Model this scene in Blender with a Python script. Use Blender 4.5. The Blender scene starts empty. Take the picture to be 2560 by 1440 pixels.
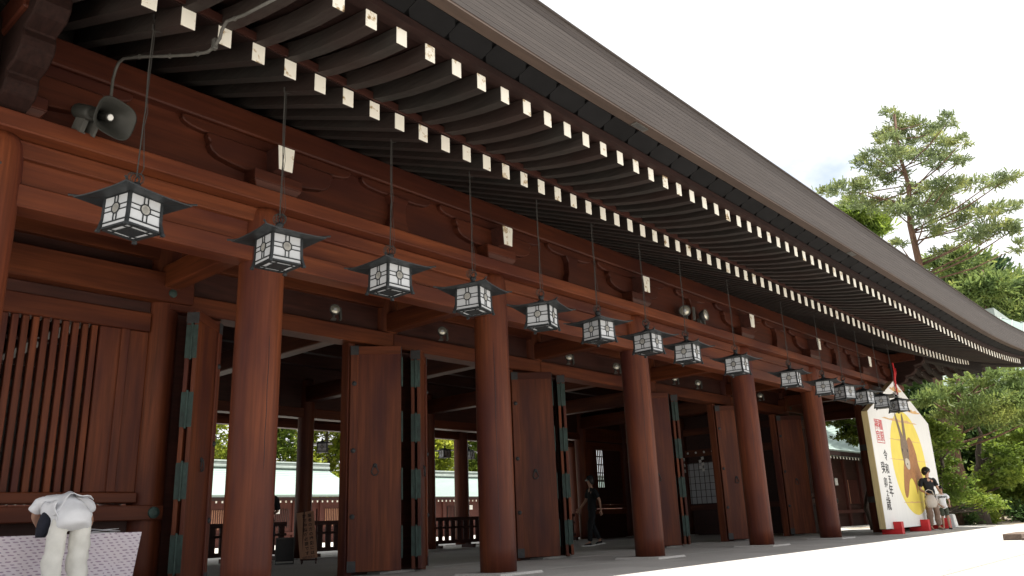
import bpy, bmesh, math, random
import numpy as np
from mathutils import Vector, Matrix
R = math.radians
rnd = random.Random(7)
scn = bpy.context.scene
COL = scn.collection

# ------------------------------------------------------------------ camera
CAM = Vector((-13.912, -7.571, 0.6))
PITCH, YAW, ROLL = 0.28560, 0.71892, -0.03977
Fv = Vector((math.cos(YAW) * math.cos(PITCH), math.sin(YAW) * math.cos(PITCH), math.sin(PITCH)))
Rv = Vector((math.sin(YAW), -math.cos(YAW), 0)); Uv = Rv.cross(Fv)
R2 = Rv * math.cos(ROLL) + Uv * math.sin(ROLL); U2 = -Rv * math.sin(ROLL) + Uv * math.cos(ROLL)
cd = bpy.data.cameras.new('camera'); cd.sensor_width = 36; cd.lens = 36 * 2003.8 / 2560
cd.clip_start = 0.05; cd.clip_end = 2000
cam = bpy.data.objects.new('camera', cd); COL.objects.link(cam)
M = Matrix((R2, U2, -Fv)).transposed().to_4x4(); M.translation = CAM
cam.matrix_world = M
scn.camera = cam

# ------------------------------------------------------------------ world and sun
SUN = Vector((0.22, -0.36, 1.0)).normalized()
el = math.asin(SUN.z); az = math.atan2(SUN.x, SUN.y)
w = bpy.data.worlds.new('World'); scn.world = w; w.use_nodes = True
nt = w.node_tree; nt.nodes.clear()
def wn(t, **k):
    n = nt.nodes.new(t)
    for a, b in k.items(): setattr(n, a, b)
    return n
sky = wn('ShaderNodeTexSky', sky_type='NISHITA', sun_disc=False, sun_elevation=el, sun_rotation=az)
sky.air_density = 1.0; sky.dust_density = 1.5
tc = wn('ShaderNodeTexCoord'); nz = wn('ShaderNodeTexNoise'); nz.inputs['Scale'].default_value = 2.6
nz.inputs['Detail'].default_value = 7; nz.inputs['Roughness'].default_value = .55
mp = wn('ShaderNodeMapping'); mp.inputs['Location'].default_value = (3.1, 1.7, .4); mp.inputs['Scale'].default_value = (1, 1, 1.7)
cr = wn('ShaderNodeValToRGB'); cr.color_ramp.elements[0].position = .24; cr.color_ramp.elements[1].position = .38
mx = wn('ShaderNodeMix', data_type='RGBA'); mx.inputs[7].default_value = (6.3, 6.35, 6.45, 1)
bg = wn('ShaderNodeBackground'); bg.inputs['Strength'].default_value = .10
out = wn('ShaderNodeOutputWorld')
L = nt.links.new
L(tc.outputs['Generated'], mp.inputs['Vector']); L(mp.outputs[0], nz.inputs['Vector']); L(nz.outputs['Fac'], cr.inputs['Fac'])
L(cr.outputs['Color'], mx.inputs[0]); L(sky.outputs[0], mx.inputs[6]); L(mx.outputs[2], bg.inputs['Color']); L(bg.outputs[0], out.inputs[0])
sd = bpy.data.lights.new('sun', 'SUN'); sd.energy = 4.8; sd.angle = R(.6); sd.color = (1, .95, .87)
so = bpy.data.objects.new('sun', sd); COL.objects.link(so)
so.rotation_euler = (-SUN).to_track_quat('-Z', 'Y').to_euler()
so.location = (0, -20, 40)
vs = scn.view_settings
vs.view_transform = 'Standard'; vs.look = 'None'; vs.gamma = 1; vs.use_curve_mapping = False
vs.exposure = 1.05
scn.cycles.max_bounces = 8; scn.cycles.diffuse_bounces = 5; scn.cycles.transparent_max_bounces = 4

# ------------------------------------------------------------------ materials
MATS = {}
def new_mat(name):
    m = bpy.data.materials.new(name); m.use_nodes = True
    return m, m.node_tree, m.node_tree.nodes['Principled BSDF']
def tri(c, k): return tuple(max(0, min(1, x * k)) for x in c[:3]) + (1,)
def noisy(name, col, dark=.6, light=1.35, scale=3.0, stretch=(1, 1, 1), rough=.6, bump=.15, blotch=.35, blotch_col=None, detail=6, rand=.0, spec=.3, bscale=.7, metal=0, bstretch=None):
    """base colour varied by a fine (optionally stretched) noise and a coarse one"""
    m, t, b = new_mat(name); n = t.nodes; l = t.links.new
    tc = n.new('ShaderNodeTexCoord'); mp = n.new('ShaderNodeMapping'); mp.inputs['Scale'].default_value = stretch
    oi = n.new('ShaderNodeObjectInfo'); add = n.new('ShaderNodeVectorMath'); add.operation = 'ADD'
    comb = n.new('ShaderNodeVectorMath'); comb.operation = 'SCALE'; comb.inputs['Scale'].default_value = 9
    l(oi.outputs['Random'], comb.inputs[0]); l(tc.outputs['Object'], add.inputs[0]); l(comb.outputs[0], add.inputs[1])
    l(add.outputs[0], mp.inputs['Vector'])
    f = n.new('ShaderNodeTexNoise'); f.inputs['Scale'].default_value = scale; f.inputs['Detail'].default_value = detail; f.inputs['Roughness'].default_value = .6
    l(mp.outputs[0], f.inputs['Vector'])
    r = n.new('ShaderNodeValToRGB'); e = r.color_ramp.elements
    e[0].position = .3; e[0].color = tri(col, dark); e[1].position = .72; e[1].color = tri(col, light)
    l(f.outputs['Fac'], r.inputs['Fac'])
    g = n.new('ShaderNodeTexNoise'); g.inputs['Scale'].default_value = bscale; g.inputs['Detail'].default_value = 3
    if bstretch:
        mp2 = n.new('ShaderNodeMapping'); mp2.inputs['Scale'].default_value = bstretch; l(add.outputs[0], mp2.inputs['Vector']); l(mp2.outputs[0], g.inputs['Vector'])
    else: l(add.outputs[0], g.inputs['Vector'])
    gr = n.new('ShaderNodeValToRGB'); ge = gr.color_ramp.elements; ge[0].position = .35; ge[1].position = .68
    ge[0].color = (0, 0, 0, 1); ge[1].color = (blotch,) * 3 + (1,)
    l(g.outputs['Fac'], gr.inputs['Fac'])
    mx = n.new('ShaderNodeMix'); mx.data_type = 'RGBA'; mx.inputs[7].default_value = (blotch_col or tri(col, .45))[:3] + (1,)
    l(gr.outputs['Color'], mx.inputs[0]); l(r.outputs['Color'], mx.inputs[6])
    last = mx.outputs[2]
    if rand:
        hs = n.new('ShaderNodeHueSaturation'); mr = n.new('ShaderNodeMapRange')
        mr.inputs['To Min'].default_value = 1 - rand; mr.inputs['To Max'].default_value = 1 + rand
        l(oi.outputs['Random'], mr.inputs['Value']); l(mr.outputs[0], hs.inputs['Value']); l(last, hs.inputs['Color']); last = hs.outputs[0]
    l(last, b.inputs['Base Color'])
    b.inputs['Roughness'].default_value = rough; b.inputs['Specular IOR Level'].default_value = spec; b.inputs['Metallic'].default_value = metal
    if bump:
        bp = n.new('ShaderNodeBump'); bp.inputs['Strength'].default_value = bump; bp.inputs['Distance'].default_value = .02
        l(f.outputs['Fac'], bp.inputs['Height']); l(bp.outputs[0], b.inputs['Normal'])
    MATS[name] = m
    return m
WOODC = (.146, .039, .0138)
DKC = (.075, .050, .042)
WK = dict(rough=.52, rand=.16, spec=.2, bump=.10)
noisy('wood_z', WOODC, .55, 1.2, 5, (5, 5, .22), blotch=.92, blotch_col=(.050, .012, .0105), bscale=1.0, bstretch=(2.6, 2.6, .55), **WK)
noisy('wood_x', WOODC, .55, 1.2, 4, (.22, 4, 5), blotch=.92, blotch_col=(.052, .012, .0075), bscale=1.0, bstretch=(.5, 2.2, 2.6), **WK)
noisy('wood_y', WOODC, .55, 1.2, 4, (4, .22, 5), blotch=.92, blotch_col=(.052, .012, .0075), bscale=1.0, bstretch=(2.2, .5, 2.6), **WK)
noisy('wood_shaded', (.070, .0175, .0075), .6, 1.25, 4, (.25, 4, 5), blotch=.8, blotch_col=(.032, .008, .006), bscale=1.0, bstretch=(.6, 2, 2.2), **WK)  # deep shade under the eaves is put into this darker wood copy
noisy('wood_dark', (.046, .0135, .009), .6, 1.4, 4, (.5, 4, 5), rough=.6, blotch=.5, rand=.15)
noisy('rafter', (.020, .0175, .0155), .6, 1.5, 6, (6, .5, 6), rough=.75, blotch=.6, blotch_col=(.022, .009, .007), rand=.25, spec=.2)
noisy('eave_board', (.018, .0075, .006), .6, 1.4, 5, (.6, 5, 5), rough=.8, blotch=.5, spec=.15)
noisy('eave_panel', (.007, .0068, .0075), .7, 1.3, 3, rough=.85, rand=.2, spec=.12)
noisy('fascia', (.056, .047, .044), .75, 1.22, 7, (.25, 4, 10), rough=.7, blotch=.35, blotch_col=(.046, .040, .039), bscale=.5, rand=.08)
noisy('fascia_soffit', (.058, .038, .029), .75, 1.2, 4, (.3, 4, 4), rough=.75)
noisy('granite', (.50, .48, .455), .7, 1.25, 60, rough=.8, bump=.05, blotch=.3, blotch_col=(.30, .28, .26), rand=.07)
noisy('gravel', (.56, .53, .48), .75, 1.2, 40, rough=.95, bump=.3, blotch=.3, blotch_col=(.46, .43, .38), bscale=.15)
noisy('earth', (.30, .25, .19), .7, 1.25, 20, rough=.95, bump=.4, blotch=.5, bscale=.2)
noisy('lantern_metal', (.013, .0155, .018), .7, 1.5, 14, rough=.5, spec=.35, bump=.08, blotch=.3, blotch_col=(.022, .024, .022))
noisy('bronze', (.032, .058, .050), .6, 1.5, 9, (2, 2, 1), rough=.6, blotch=.5, blotch_col=(.024, .030, .028), bscale=6)
noisy('iron', (.035, .035, .037), .7, 1.4, 20, rough=.5)
noisy('wire', (.045, .043, .040), .8, 1.2, 20, rough=.6, bump=0)
noisy('pipe', (.085, .082, .075), .8, 1.2, 15, rough=.55)
noisy('paper', (.47, .49, .52), .95, 1.04, 5, rough=.55, bump=0, blotch=.25, blotch_col=(.36, .37, .38), bscale=3, rand=.12)
noisy('emblem', (.34, .335, .315), .7, 1.2, 30, rough=.5)
noisy('horn', (.034, .034, .030), .8, 1.2, 6, rough=.5, blotch=.3)
noisy('white_trim', (.78, .78, .76), .93, 1.04, 12, rough=.6, bump=.03, blotch=.1)
noisy('copper_roof', (.25, .325, .30), .85, 1.15, 8, (.3, 3, 3), rough=.6, blotch=.3, blotch_col=(.19, .24, .225), bscale=.4)
noisy('copper_ridge', (.30, .34, .32), .8, 1.15, 5, rough=.6)
noisy('red_wall', (.075, .020, .014), .7, 1.25, 4, (4, 4, .5), rough=.6)
noisy('ema_wood', (.58, .47, .24), .85, 1.1, 5, (4, 4, .4), rough=.6, blotch=.2)
noisy('ema_white', (.80, .80, .78), .95, 1.03, 3, (3, 3, .3), rough=.55, bump=.04, blotch=.08)
noisy('ema_red', (.62, .03, .035), .85, 1.12, 5, rough=.5)
noisy('ink', (.018, .018, .02), .8, 1.2, 20, rough=.6, bump=0)
noisy('seal_ink', (.58, .07, .08), .85, 1.15, 20, rough=.6, bump=0)
noisy('sun_yellow', (.80, .65, .11), .93, 1.05, 3, rough=.6, bump=0, blotch=.15, blotch_col=(.85, .7, .15))
noisy('gold_mist', (.72, .45, .20), .85, 1.1, 8, rough=.6, bump=0)
noisy('rabbit_brown', (.40, .19, .075), .55, 1.5, 14, (4, 1, 1), rough=.7, bump=0, blotch=.5, blotch_col=(.22, .10, .05), bscale=3)
noisy('rabbit_grey', (.22, .16, .115), .6, 1.5, 16, (4, 1, 1), rough=.7, bump=0, blotch=.4, bscale=4)
noisy('rabbit_pale', (.62, .56, .46), .8, 1.1, 14, rough=.7, bump=0)
noisy('sign_board', (.40, .21, .125), .85, 1.12, 6, (4, 4, .5), rough=.55)
noisy('sign_ink', (.055, .025, .02), .8, 1.2, 20, rough=.6, bump=0)
noisy('brown_stone', (.16, .12, .095), .7, 1.3, 30, rough=.9, bump=.2, blotch=.4)
noisy('skin', (.46, .27, .19), .92, 1.06, 6, rough=.5, bump=.02, blotch=.2, blotch_col=(.42, .22, .15), bscale=8)
noisy('hair', (.012, .010, .009), .7, 1.6, 40, (1, 1, .3), rough=.45)
noisy('cloth_white', (.84, .85, .88), .9, 1.04, 9, rough=.85, bump=.1, blotch=.15, blotch_col=(.66, .68, .74), bscale=6)
noisy('cloth_cream', (.78, .77, .72), .9, 1.06, 9, rough=.9, bump=.1, blotch=.15, blotch_col=(.55, .54, .49), bscale=6)
noisy('cloth_black', (.016, .017, .020), .7, 1.4, 12, rough=.9, bump=.1)
noisy('cloth_navy', (.018, .020, .032), .7, 1.4, 12, rough=.9, bump=.1)
noisy('cloth_taupe', (.24, .17, .135), .85, 1.12, 10, rough=.9, bump=.1)
noisy('cloth_olive', (.085, .10, .075), .8, 1.15, 10, rough=.9, bump=.1)
noisy('cloth_beige', (.50, .45, .40), .9, 1.08, 10, rough=.9, bump=.1)
noisy('black_cabinet', (.014, .012, .012), .7, 1.4, 6, rough=.4)
noisy('bark', (.16, .095, .065), .5, 1.5, 7, (3, 3, .6), rough=.9, bump=.6, blotch=.4)
noisy('bark_grey', (.10, .08, .065), .5, 1.5, 7, (3, 3, .6), rough=.9, bump=.6)
noisy('interior_ceiling', (.03, .014, .010), .7, 1.3, 4, (.5, 4, 4), rough=.7)
noisy('black_metal', (.02, .02, .022), .8, 1.2, 10, rough=.35, spec=.6)

def chrome():
    m, t, b = new_mat('reflector'); b.inputs['Metallic'].default_value = .55; b.inputs['Roughness'].default_value = .32
    n = t.nodes; f = n.new('ShaderNodeTexNoise'); f.inputs['Scale'].default_value = 25
    r = n.new('ShaderNodeValToRGB'); r.color_ramp.elements[0].color = (.45, .42, .32, 1); r.color_ramp.elements[1].color = (.85, .83, .74, 1)
    t.links.new(f.outputs['Fac'], r.inputs['Fac']); t.links.new(r.outputs[0], b.inputs['Base Color']); MATS['reflector'] = m
chrome()
def tip_mat():
    """whitewashed rafter ends with flaking stains whose place differs from end to end"""
    m, t, b = new_mat('tip_white'); n = t.nodes; l = t.links.new
    tc = n.new('ShaderNodeTexCoord'); oi = n.new('ShaderNodeObjectInfo')
    sc = n.new('ShaderNodeVectorMath'); sc.operation = 'SCALE'; sc.inputs['Scale'].default_value = 37
    ad = n.new('ShaderNodeVectorMath'); ad.operation = 'ADD'
    l(oi.outputs['Random'], sc.inputs[0]); l(tc.outputs['Object'], ad.inputs[0]); l(sc.outputs[0], ad.inputs[1])
    f = n.new('ShaderNodeTexNoise'); f.inputs['Scale'].default_value = 7; f.inputs['Detail'].default_value = 6; f.inputs['Roughness'].default_value = .65
    l(ad.outputs[0], f.inputs['Vector'])
    r = n.new('ShaderNodeValToRGB'); e = r.color_ramp.elements
    e[0].position = .325; e[0].color = (.10, .065, .035, 1); e[1].position = .425; e[1].color = (.76, .735, .66, 1)
    x = e.new(.37); x.color = (.42, .31, .17, 1)
    l(f.outputs['Fac'], r.inputs['Fac']); l(r.outputs[0], b.inputs['Base Color']); b.inputs['Roughness'].default_value = .65
    MATS['tip_white'] = m
tip_mat()
def cloth_pattern():
    """printed table cloth: rows of small dashes in pink, violet and grey on pale ground"""
    m, t, b = new_mat('printed_cloth'); n = t.nodes; l = t.links.new
    tc = n.new('ShaderNodeTexCoord')
    def wave(scale, rot, dist):
        mp = n.new('ShaderNodeMapping'); mp.inputs['Rotation'].default_value = rot
        wv = n.new('ShaderNodeTexWave'); wv.wave_type = 'BANDS'; wv.bands_direction = 'Z'
        wv.inputs['Scale'].default_value = scale; wv.inputs['Distortion'].default_value = dist; wv.inputs['Detail'].default_value = 1
        l(tc.outputs['Object'], mp.inputs[0]); l(mp.outputs[0], wv.inputs['Vector']); return wv
    a = wave(11, (0, .05, 0), 1.2)
    c = n.new('ShaderNodeTexWave'); c.wave_type = 'BANDS'; c.bands_direction = 'DIAGONAL'; c.inputs['Scale'].default_value = 9.0; c.inputs['Distortion'].default_value = 3.5; c.inputs['Detail Scale'].default_value = 3
    l(tc.outputs['Object'], c.inputs['Vector'])
    mu = n.new('ShaderNodeMath'); mu.operation = 'MULTIPLY'; l(a.outputs['Fac'], mu.inputs[0]); l(c.outputs['Fac'], mu.inputs[1])
    r = n.new('ShaderNodeValToRGB'); e = r.color_ramp.elements
    e[0].position = .25; e[0].color = (.80, .75, .78, 1); e[1].position = .75; e[1].color = (.42, .33, .42, 1)
    x = e.new(.48); x.color = (.72, .65, .70, 1)
    nz = n.new('ShaderNodeTexNoise'); nz.inputs['Scale'].default_value = 4
    mx = n.new('ShaderNodeMix'); mx.data_type = 'RGBA'; mx.blend_type = 'MULTIPLY'; mx.inputs[0].default_value = .5
    r2 = n.new('ShaderNodeValToRGB'); r2.color_ramp.elements[0].color = (.85, .85, 1, 1); r2.color_ramp.elements[1].color = (1, .9, .9, 1)
    l(tc.outputs['Object'], nz.inputs['Vector']); l(nz.outputs['Fac'], r2.inputs['Fac'])
    l(mu.outputs[0], r.inputs['Fac']); l(r.outputs[0], mx.inputs[6]); l(r2.outputs[0], mx.inputs[7]); l(mx.outputs[2], b.inputs['Base Color'])
    b.inputs['Roughness'].default_value = .85; MATS['printed_cloth'] = m
cloth_pattern()
def leaf_mat(name, dark, mid, light, transl=.35, scale=.55):
    m, t, b = new_mat(name); n = t.nodes; l = t.links.new
    tc = n.new('ShaderNodeTexCoord')
    f = n.new('ShaderNodeTexNoise'); f.inputs['Scale'].default_value = scale; f.inputs['Detail'].default_value = 8; f.inputs['Roughness'].default_value = .75
    l(tc.outputs['Object'], f.inputs['Vector'])
    r = n.new('ShaderNodeValToRGB'); e = r.color_ramp.elements
    e[0].position = .33; e[0].color = dark + (1,); e[1].position = .68; e[1].color = light + (1,); x = e.new(.5); x.color = mid + (1,)
    l(f.outputs['Fac'], r.inputs['Fac']); l(r.outputs[0], b.inputs['Base Color']); b.inputs['Roughness'].default_value = .55; b.inputs['Specular IOR Level'].default_value = .25
    tr = n.new('ShaderNodeBsdfTranslucent'); ms = n.new('ShaderNodeMixShader'); ms.inputs[0].default_value = transl
    hs = n.new('ShaderNodeHueSaturation'); hs.inputs['Value'].default_value = 1.3; hs.inputs['Hue'].default_value = .49
    l(r.outputs[0], hs.inputs['Color']); l(hs.outputs[0], tr.inputs['Color'])
    l(b.outputs[0], ms.inputs[1]); l(tr.outputs[0], ms.inputs[2]); l(ms.outputs[0], n['Material Output'].inputs['Surface'])
    MATS[name] = m
leaf_mat('needles', (.060, .10, .042), (.13, .185, .055), (.26, .29, .075), .5)
leaf_mat('needles_pale', (.075, .105, .062), (.155, .20, .085), (.30, .32, .10), .5, .8)
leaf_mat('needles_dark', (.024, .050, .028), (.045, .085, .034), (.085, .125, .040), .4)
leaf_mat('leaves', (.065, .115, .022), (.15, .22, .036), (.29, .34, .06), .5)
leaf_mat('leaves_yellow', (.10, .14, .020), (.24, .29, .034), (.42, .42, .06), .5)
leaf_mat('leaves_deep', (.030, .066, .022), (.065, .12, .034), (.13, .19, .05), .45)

# ------------------------------------------------------------------ mesh helpers
class MB:
    def __init__(s): s.v = []; s.f = []
    def add(s, vs, fs):
        o = len(s.v); s.v += [tuple(v) for v in vs]; s.f += [tuple(i + o for i in f) for f in fs]; return s
    def box(s, x0, x1, y0, y1, z0, z1):
        return s.add([(x0, y0, z0), (x1, y0, z0), (x1, y1, z0), (x0, y1, z0), (x0, y0, z1), (x1, y0, z1), (x1, y1, z1), (x0, y1, z1)],
                     [(3, 2, 1, 0), (4, 5, 6, 7), (0, 1, 5, 4), (1, 2, 6, 5), (2, 3, 7, 6), (3, 0, 4, 7)])
    def hexa(s, p):  # 8 corners: bottom 4 ccw, top 4 ccw
        return s.add(p, [(3, 2, 1, 0), (4, 5, 6, 7), (0, 1, 5, 4), (1, 2, 6, 5), (2, 3, 7, 6), (3, 0, 4, 7)])
    def prism(s, poly, a, b, axis='y'):
        """extrude 2-D polygon; axis y: poly in (x,z); axis x: poly in (y,z); axis z: poly in (x,y)"""
        n = len(poly)
        def P(q, t): return {'y': (q[0], t, q[1]), 'x': (t, q[0], q[1]), 'z': (q[0], q[1], t)}[axis]
        vs = [P(q, a) for q in poly] + [P(q, b) for q in poly]
        fs = [tuple(range(n))[::-1], tuple(range(n, 2 * n))] + [(i, (i + 1) % n, n + (i + 1) % n, n + i) for i in range(n)]
        return s.add(vs, fs)
    def lathe(s, prof, seg=20, c=(0, 0, 0), axis='z'):
        vs = []; fs = []
        for r, h in prof:
            for k in range(seg):
                a = 2 * math.pi * k / seg; x, y = r * math.cos(a), r * math.sin(a)
                vs.append({'z': (c[0] + x, c[1] + y, c[2] + h), 'y': (c[0] + x, c[1] + h, c[2] + y), 'x': (c[0] + h, c[1] + x, c[2] + y)}[axis])
        m = len(prof)
        for i in range(m - 1):
            for k in range(seg):
                fs.append((i * seg + k, i * seg + (k + 1) % seg, (i + 1) * seg + (k + 1) % seg, (i + 1) * seg + k))
        fs.append(tuple(range(seg))[::-1]); fs.append(tuple(range((m - 1) * seg, m * seg)))
        return s.add(vs, fs)
    def tube(s, path, rad, seg=8):
        pts = [Vector(p) for p in path]; n = len(pts)
        rads = rad if isinstance(rad, (list, tuple)) else [rad] * n
        vs = []; fs = []; up = Vector((.31, .17, .93))
        for i, p in enumerate(pts):
            t = (pts[min(i + 1, n - 1)] - pts[max(i - 1, 0)]).normalized()
            a = t.cross(up)
            if a.length < .05: a = t.cross(Vector((1, 0, 0)))
            a.normalize(); b = t.cross(a)
            for k in range(seg):
                q = 2 * math.pi * k / seg
                vs.append(p + (a * math.cos(q) + b * math.sin(q)) * rads[i])
        for i in range(n - 1):
            for k in range(seg):
                fs.append((i * seg + k, i * seg + (k + 1) % seg, (i + 1) * seg + (k + 1) % seg, (i + 1) * seg + k))
        fs.append(tuple(range(seg))[::-1]); fs.append(tuple(range((n - 1) * seg, n * seg)))
        return s.add(vs, fs)
    def mesh(s, name, smooth=False):
        m = bpy.data.meshes.new(name); m.from_pydata(s.v, [], s.f); m.update()
        bm = bmesh.new(); bm.from_mesh(m); bmesh.ops.recalc_face_normals(bm, faces=bm.faces); bm.to_mesh(m); bm.free()
        if smooth:
            for p in m.polygons: p.use_smooth = True
        return m
    def build(s, name, mat, parent=None, loc=(0, 0, 0), rot=(0, 0, 0), smooth=False, bevel=0):
        return link(name, s.mesh(name, smooth), mat, parent, loc, rot, bevel)
def link(name, mesh, mat, parent=None, loc=(0, 0, 0), rot=(0, 0, 0), bevel=0):
    o = bpy.data.objects.new(name, mesh); COL.objects.link(o); o.location = loc; o.rotation_euler = rot
    if mat and not mesh.materials: mesh.materials.append(MATS[mat])
    if parent: o.parent = parent
    if bevel:
        b = o.modifiers.new('bevel', 'BEVEL'); b.width = bevel; b.segments = 1; b.limit_method = 'ANGLE'; b.angle_limit = R(40)
    return o
def box(name, mat, parent, x0, x1, y0, y1, z0, z1, bevel=.008, **k):
    return MB().box(x0, x1, y0, y1, z0, z1).build(name, mat, parent, bevel=bevel, **k)
def tag(o, label=None, cat=None, group=None, kind=None):
    if label: o['label'] = label
    if cat: o['category'] = cat
    if group: o['group'] = group
    if kind: o['kind'] = kind
    return o
def empty(name, loc=(0, 0, 0), rz=0):
    o = bpy.data.objects.new(name, None); COL.objects.link(o); o.location = loc; o.rotation_euler = (0, 0, rz); o.empty_display_size = .2
    return o
def copy_tree(o, parent=None):
    c = o.copy(); COL.objects.link(c); c.parent = parent
    for ch in list(o.children): copy_tree(ch, c)
    return c
def text_mesh(name, body, size, mat, parent, loc, rot, ext=.002, spacing=1.0, bold=0.0):
    cu = bpy.data.curves.new('t', 'FONT'); cu.body = body; cu.size = size; cu.extrude = ext; cu.align_x = 'CENTER'; cu.align_y = 'CENTER'
    cu.resolution_u = 3; cu.space_line = spacing; cu.offset = bold
    ob = bpy.data.objects.new('t', cu); COL.objects.link(ob)
    me = bpy.data.meshes.new_from_object(ob.evaluated_get(bpy.context.evaluated_depsgraph_get()))
    bpy.data.objects.remove(ob); bpy.data.curves.remove(cu)
    me.materials.clear()
    return link(name, me, mat, parent, loc, rot)
def px_ray(u, v):
    d = Fv + R2 * ((u - 1280) / 2003.8) + U2 * ((720 - v) / 2003.8)
    return d
def at_dist(u, v, dist):
    d = px_ray(u, v); d = d / math.hypot(d.x, d.y); return CAM + d * dist

# ================================================================== SETTING
FL = -.03
tag(MB().box(-400, 700, -500, 700, -1.4, -.9).build('ground', 'gravel'), kind='structure')
terr = tag(MB().box(-70, 140, -5.05, 160, -.899, FL - .05).build('terrace', 'gravel'), kind='structure')
for i in range(3):
    tag(MB().box(-60, 60, -5.05 - .38 * (i + 1), -5.05 - .38 * i - .002, -.898, FL - .05 - .21 * (i + 1)).build('stone_step', 'granite', bevel=.01), kind='structure')
pav = tag(MB().box(-16.5, 16.5, -5.05, 16.5, FL - .046, FL - .02).build('pavement', 'granite'), kind='structure')
slabs = {}
def slab(x0, y0, w, d):
    k = (round(w, 2), round(d, 2))
    if k not in slabs:
        slabs[k] = MB().box(.004, w - .004, .004, d - .004, 0, .02 + .001).mesh('paving_slab')
    link('paving_slab', slabs[k], 'granite', pav, (x0, y0, FL - .0199 - .001 + rnd.uniform(-.0015, .0005)))
yy = -5.05
for r_, d in enumerate([.55, .9, .9, .9, .9, .9, .9, .9, .9]):
    x = -16.2 + (.6 if r_ % 2 else 0)
    while x < 16:
        slab(x, yy, 1.2, d); x += 1.2
    yy += d
tag(MB().box(-12.3, 12.3, yy + .01, 12.5, FL - .019, FL).build('hall_floor', 'granite'), kind='structure')

# ================================================================== SHRINE HALL
A, B3, B2, B1 = 2.078, 5.750, 9.423, 12.09
CX = [-B1, -B2, -B3, -A, A, B3, B2, B1]
YW, YW2, YR = 2.35, 9.90, 12.25
hall = empty('shrine_hall', (0, 0, 0))
tag(hall, 'long red-brown timber shrine hall with white-tipped rafters under a deep curved eave', 'building')
# columns (slightly tapered, rounded shoulder) on granite plinths
def col_mesh(r, h):
    prof = [(r * .995, 0), (r, .3), (r, 1.6), (r * .985, h - .35), (r * .95, h - .14), (r * .9, h - .06), (r * .8, h)]
    return MB().lathe(prof, 40).mesh('column', True)
cm = col_mesh(.243, 4.04); cw = col_mesh(.205, 4.35)
pm = MB().hexa([(-.42, -.42, 0), (.42, -.42, 0), (.42, .42, 0), (-.42, .42, 0), (-.40, -.40, .03), (.40, -.40, .03), (.40, .40, .03), (-.40, .40, .03)]).mesh('plinth')
pw = MB().hexa([(-.34, -.34, 0), (.34, -.34, 0), (.34, .34, 0), (-.34, .34, 0), (-.32, -.32, .03), (.32, -.32, .03), (.32, .32, .03), (-.32, .32, .03)]).mesh('plinth')
crackm = {}
def column(x, y, mesh, pl, rz=0):
    c = link('column', mesh, 'wood_z', hall, (x, y, 0), (0, 0, rz))
    link('plinth', pl, 'granite', hall, (x, y, FL + .0005))
    return c
for i, x in enumerate(CX):
    c = column(x, 0, cm, pm, rnd.uniform(0, 6))
    # drying crack that runs down the front of most columns
    a = math.atan2(CAM.y, CAM.x - x) + {2: .12, 3: .35, 4: .3}.get(i, rnd.uniform(-.6, .6)) - c.rotation_euler.z
    pts = []
    for k in range(15):
        z = (.25 if i in (2, 3) else 1.2) + k * (.2 if i in (2, 3) else .1); aa = a + .012 * math.sin(k * 1.3)
        pts.append((.2428 * math.cos(aa), .2428 * math.sin(aa), z))
    MB().tube(pts, [.0005] + [.0028] * 13 + [.0005], 5).build('drying_crack', 'ink', c)
    column(x, YR, cm, pm, rnd.uniform(0, 6))
    column(x, YW, cw, pw, rnd.uniform(0, 6)); column(x, YW2, cw, pw, rnd.uniform(0, 6))
for x in (-B1, B1):
    for y in (4.9, 7.35): column(x, y, cw, pw)
# tie beams, bay by bay, of the front and rear rows
def hrow(y, s):
    for a, b in zip(CX[:-1], CX[1:]):
        box('head_tie_beam', 'wood_x', hall, a + .05, b - .05, y - .12, y + .12, 3.87, 4.035, .012)
        box('recess_board', 'wood_x', hall, a + .1, b - .1, y - .05, y + .05, 3.60, 3.885, 0)
        box('lower_tie_beam', 'wood_x', hall, a + .05, b - .05, y - .135, y + .135, 3.41, 3.62, .012)
    box('wall_plate_beam', 'wood_x', hall, -B1 - .45, B1 + .45, y - .30, y + .30, 4.04, 4.205, .012)
hrow(0, 1); hrow(YR, -1)
for x in (-B1, B1):
    sg = 1 if x > 0 else -1
    box('wall_plate_beam', 'wood_y', hall, x - .29, x + .29, .31, YR - .31, 4.041, 4.203, .012)
    for y0, y1 in ((0, YW), (YW2, YR)):
        box('head_tie_beam', 'wood_y', hall, x - .118, x + .118, y0 + .15, y1 - .15, 3.872, 4.037, .012)
        box('lower_tie_beam', 'wood_y', hall, x - .125, x + .125, y0 + .15, y1 - .15, 3.36, 3.618, .012)
        box('recess_board', 'wood_y', hall, x - .045, x + .045, y0 + .15, y1 - .15, 3.60, 3.88, 0)
for x in CX[1:-1]:
    for y0, y1 in ((.1, YW - .1), (YW2 + .1, YR - .1)):
        box('cross_beam', 'wood_y', hall, x - .11, x + .11, y0, y1, 3.63, 3.93, .015)
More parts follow.
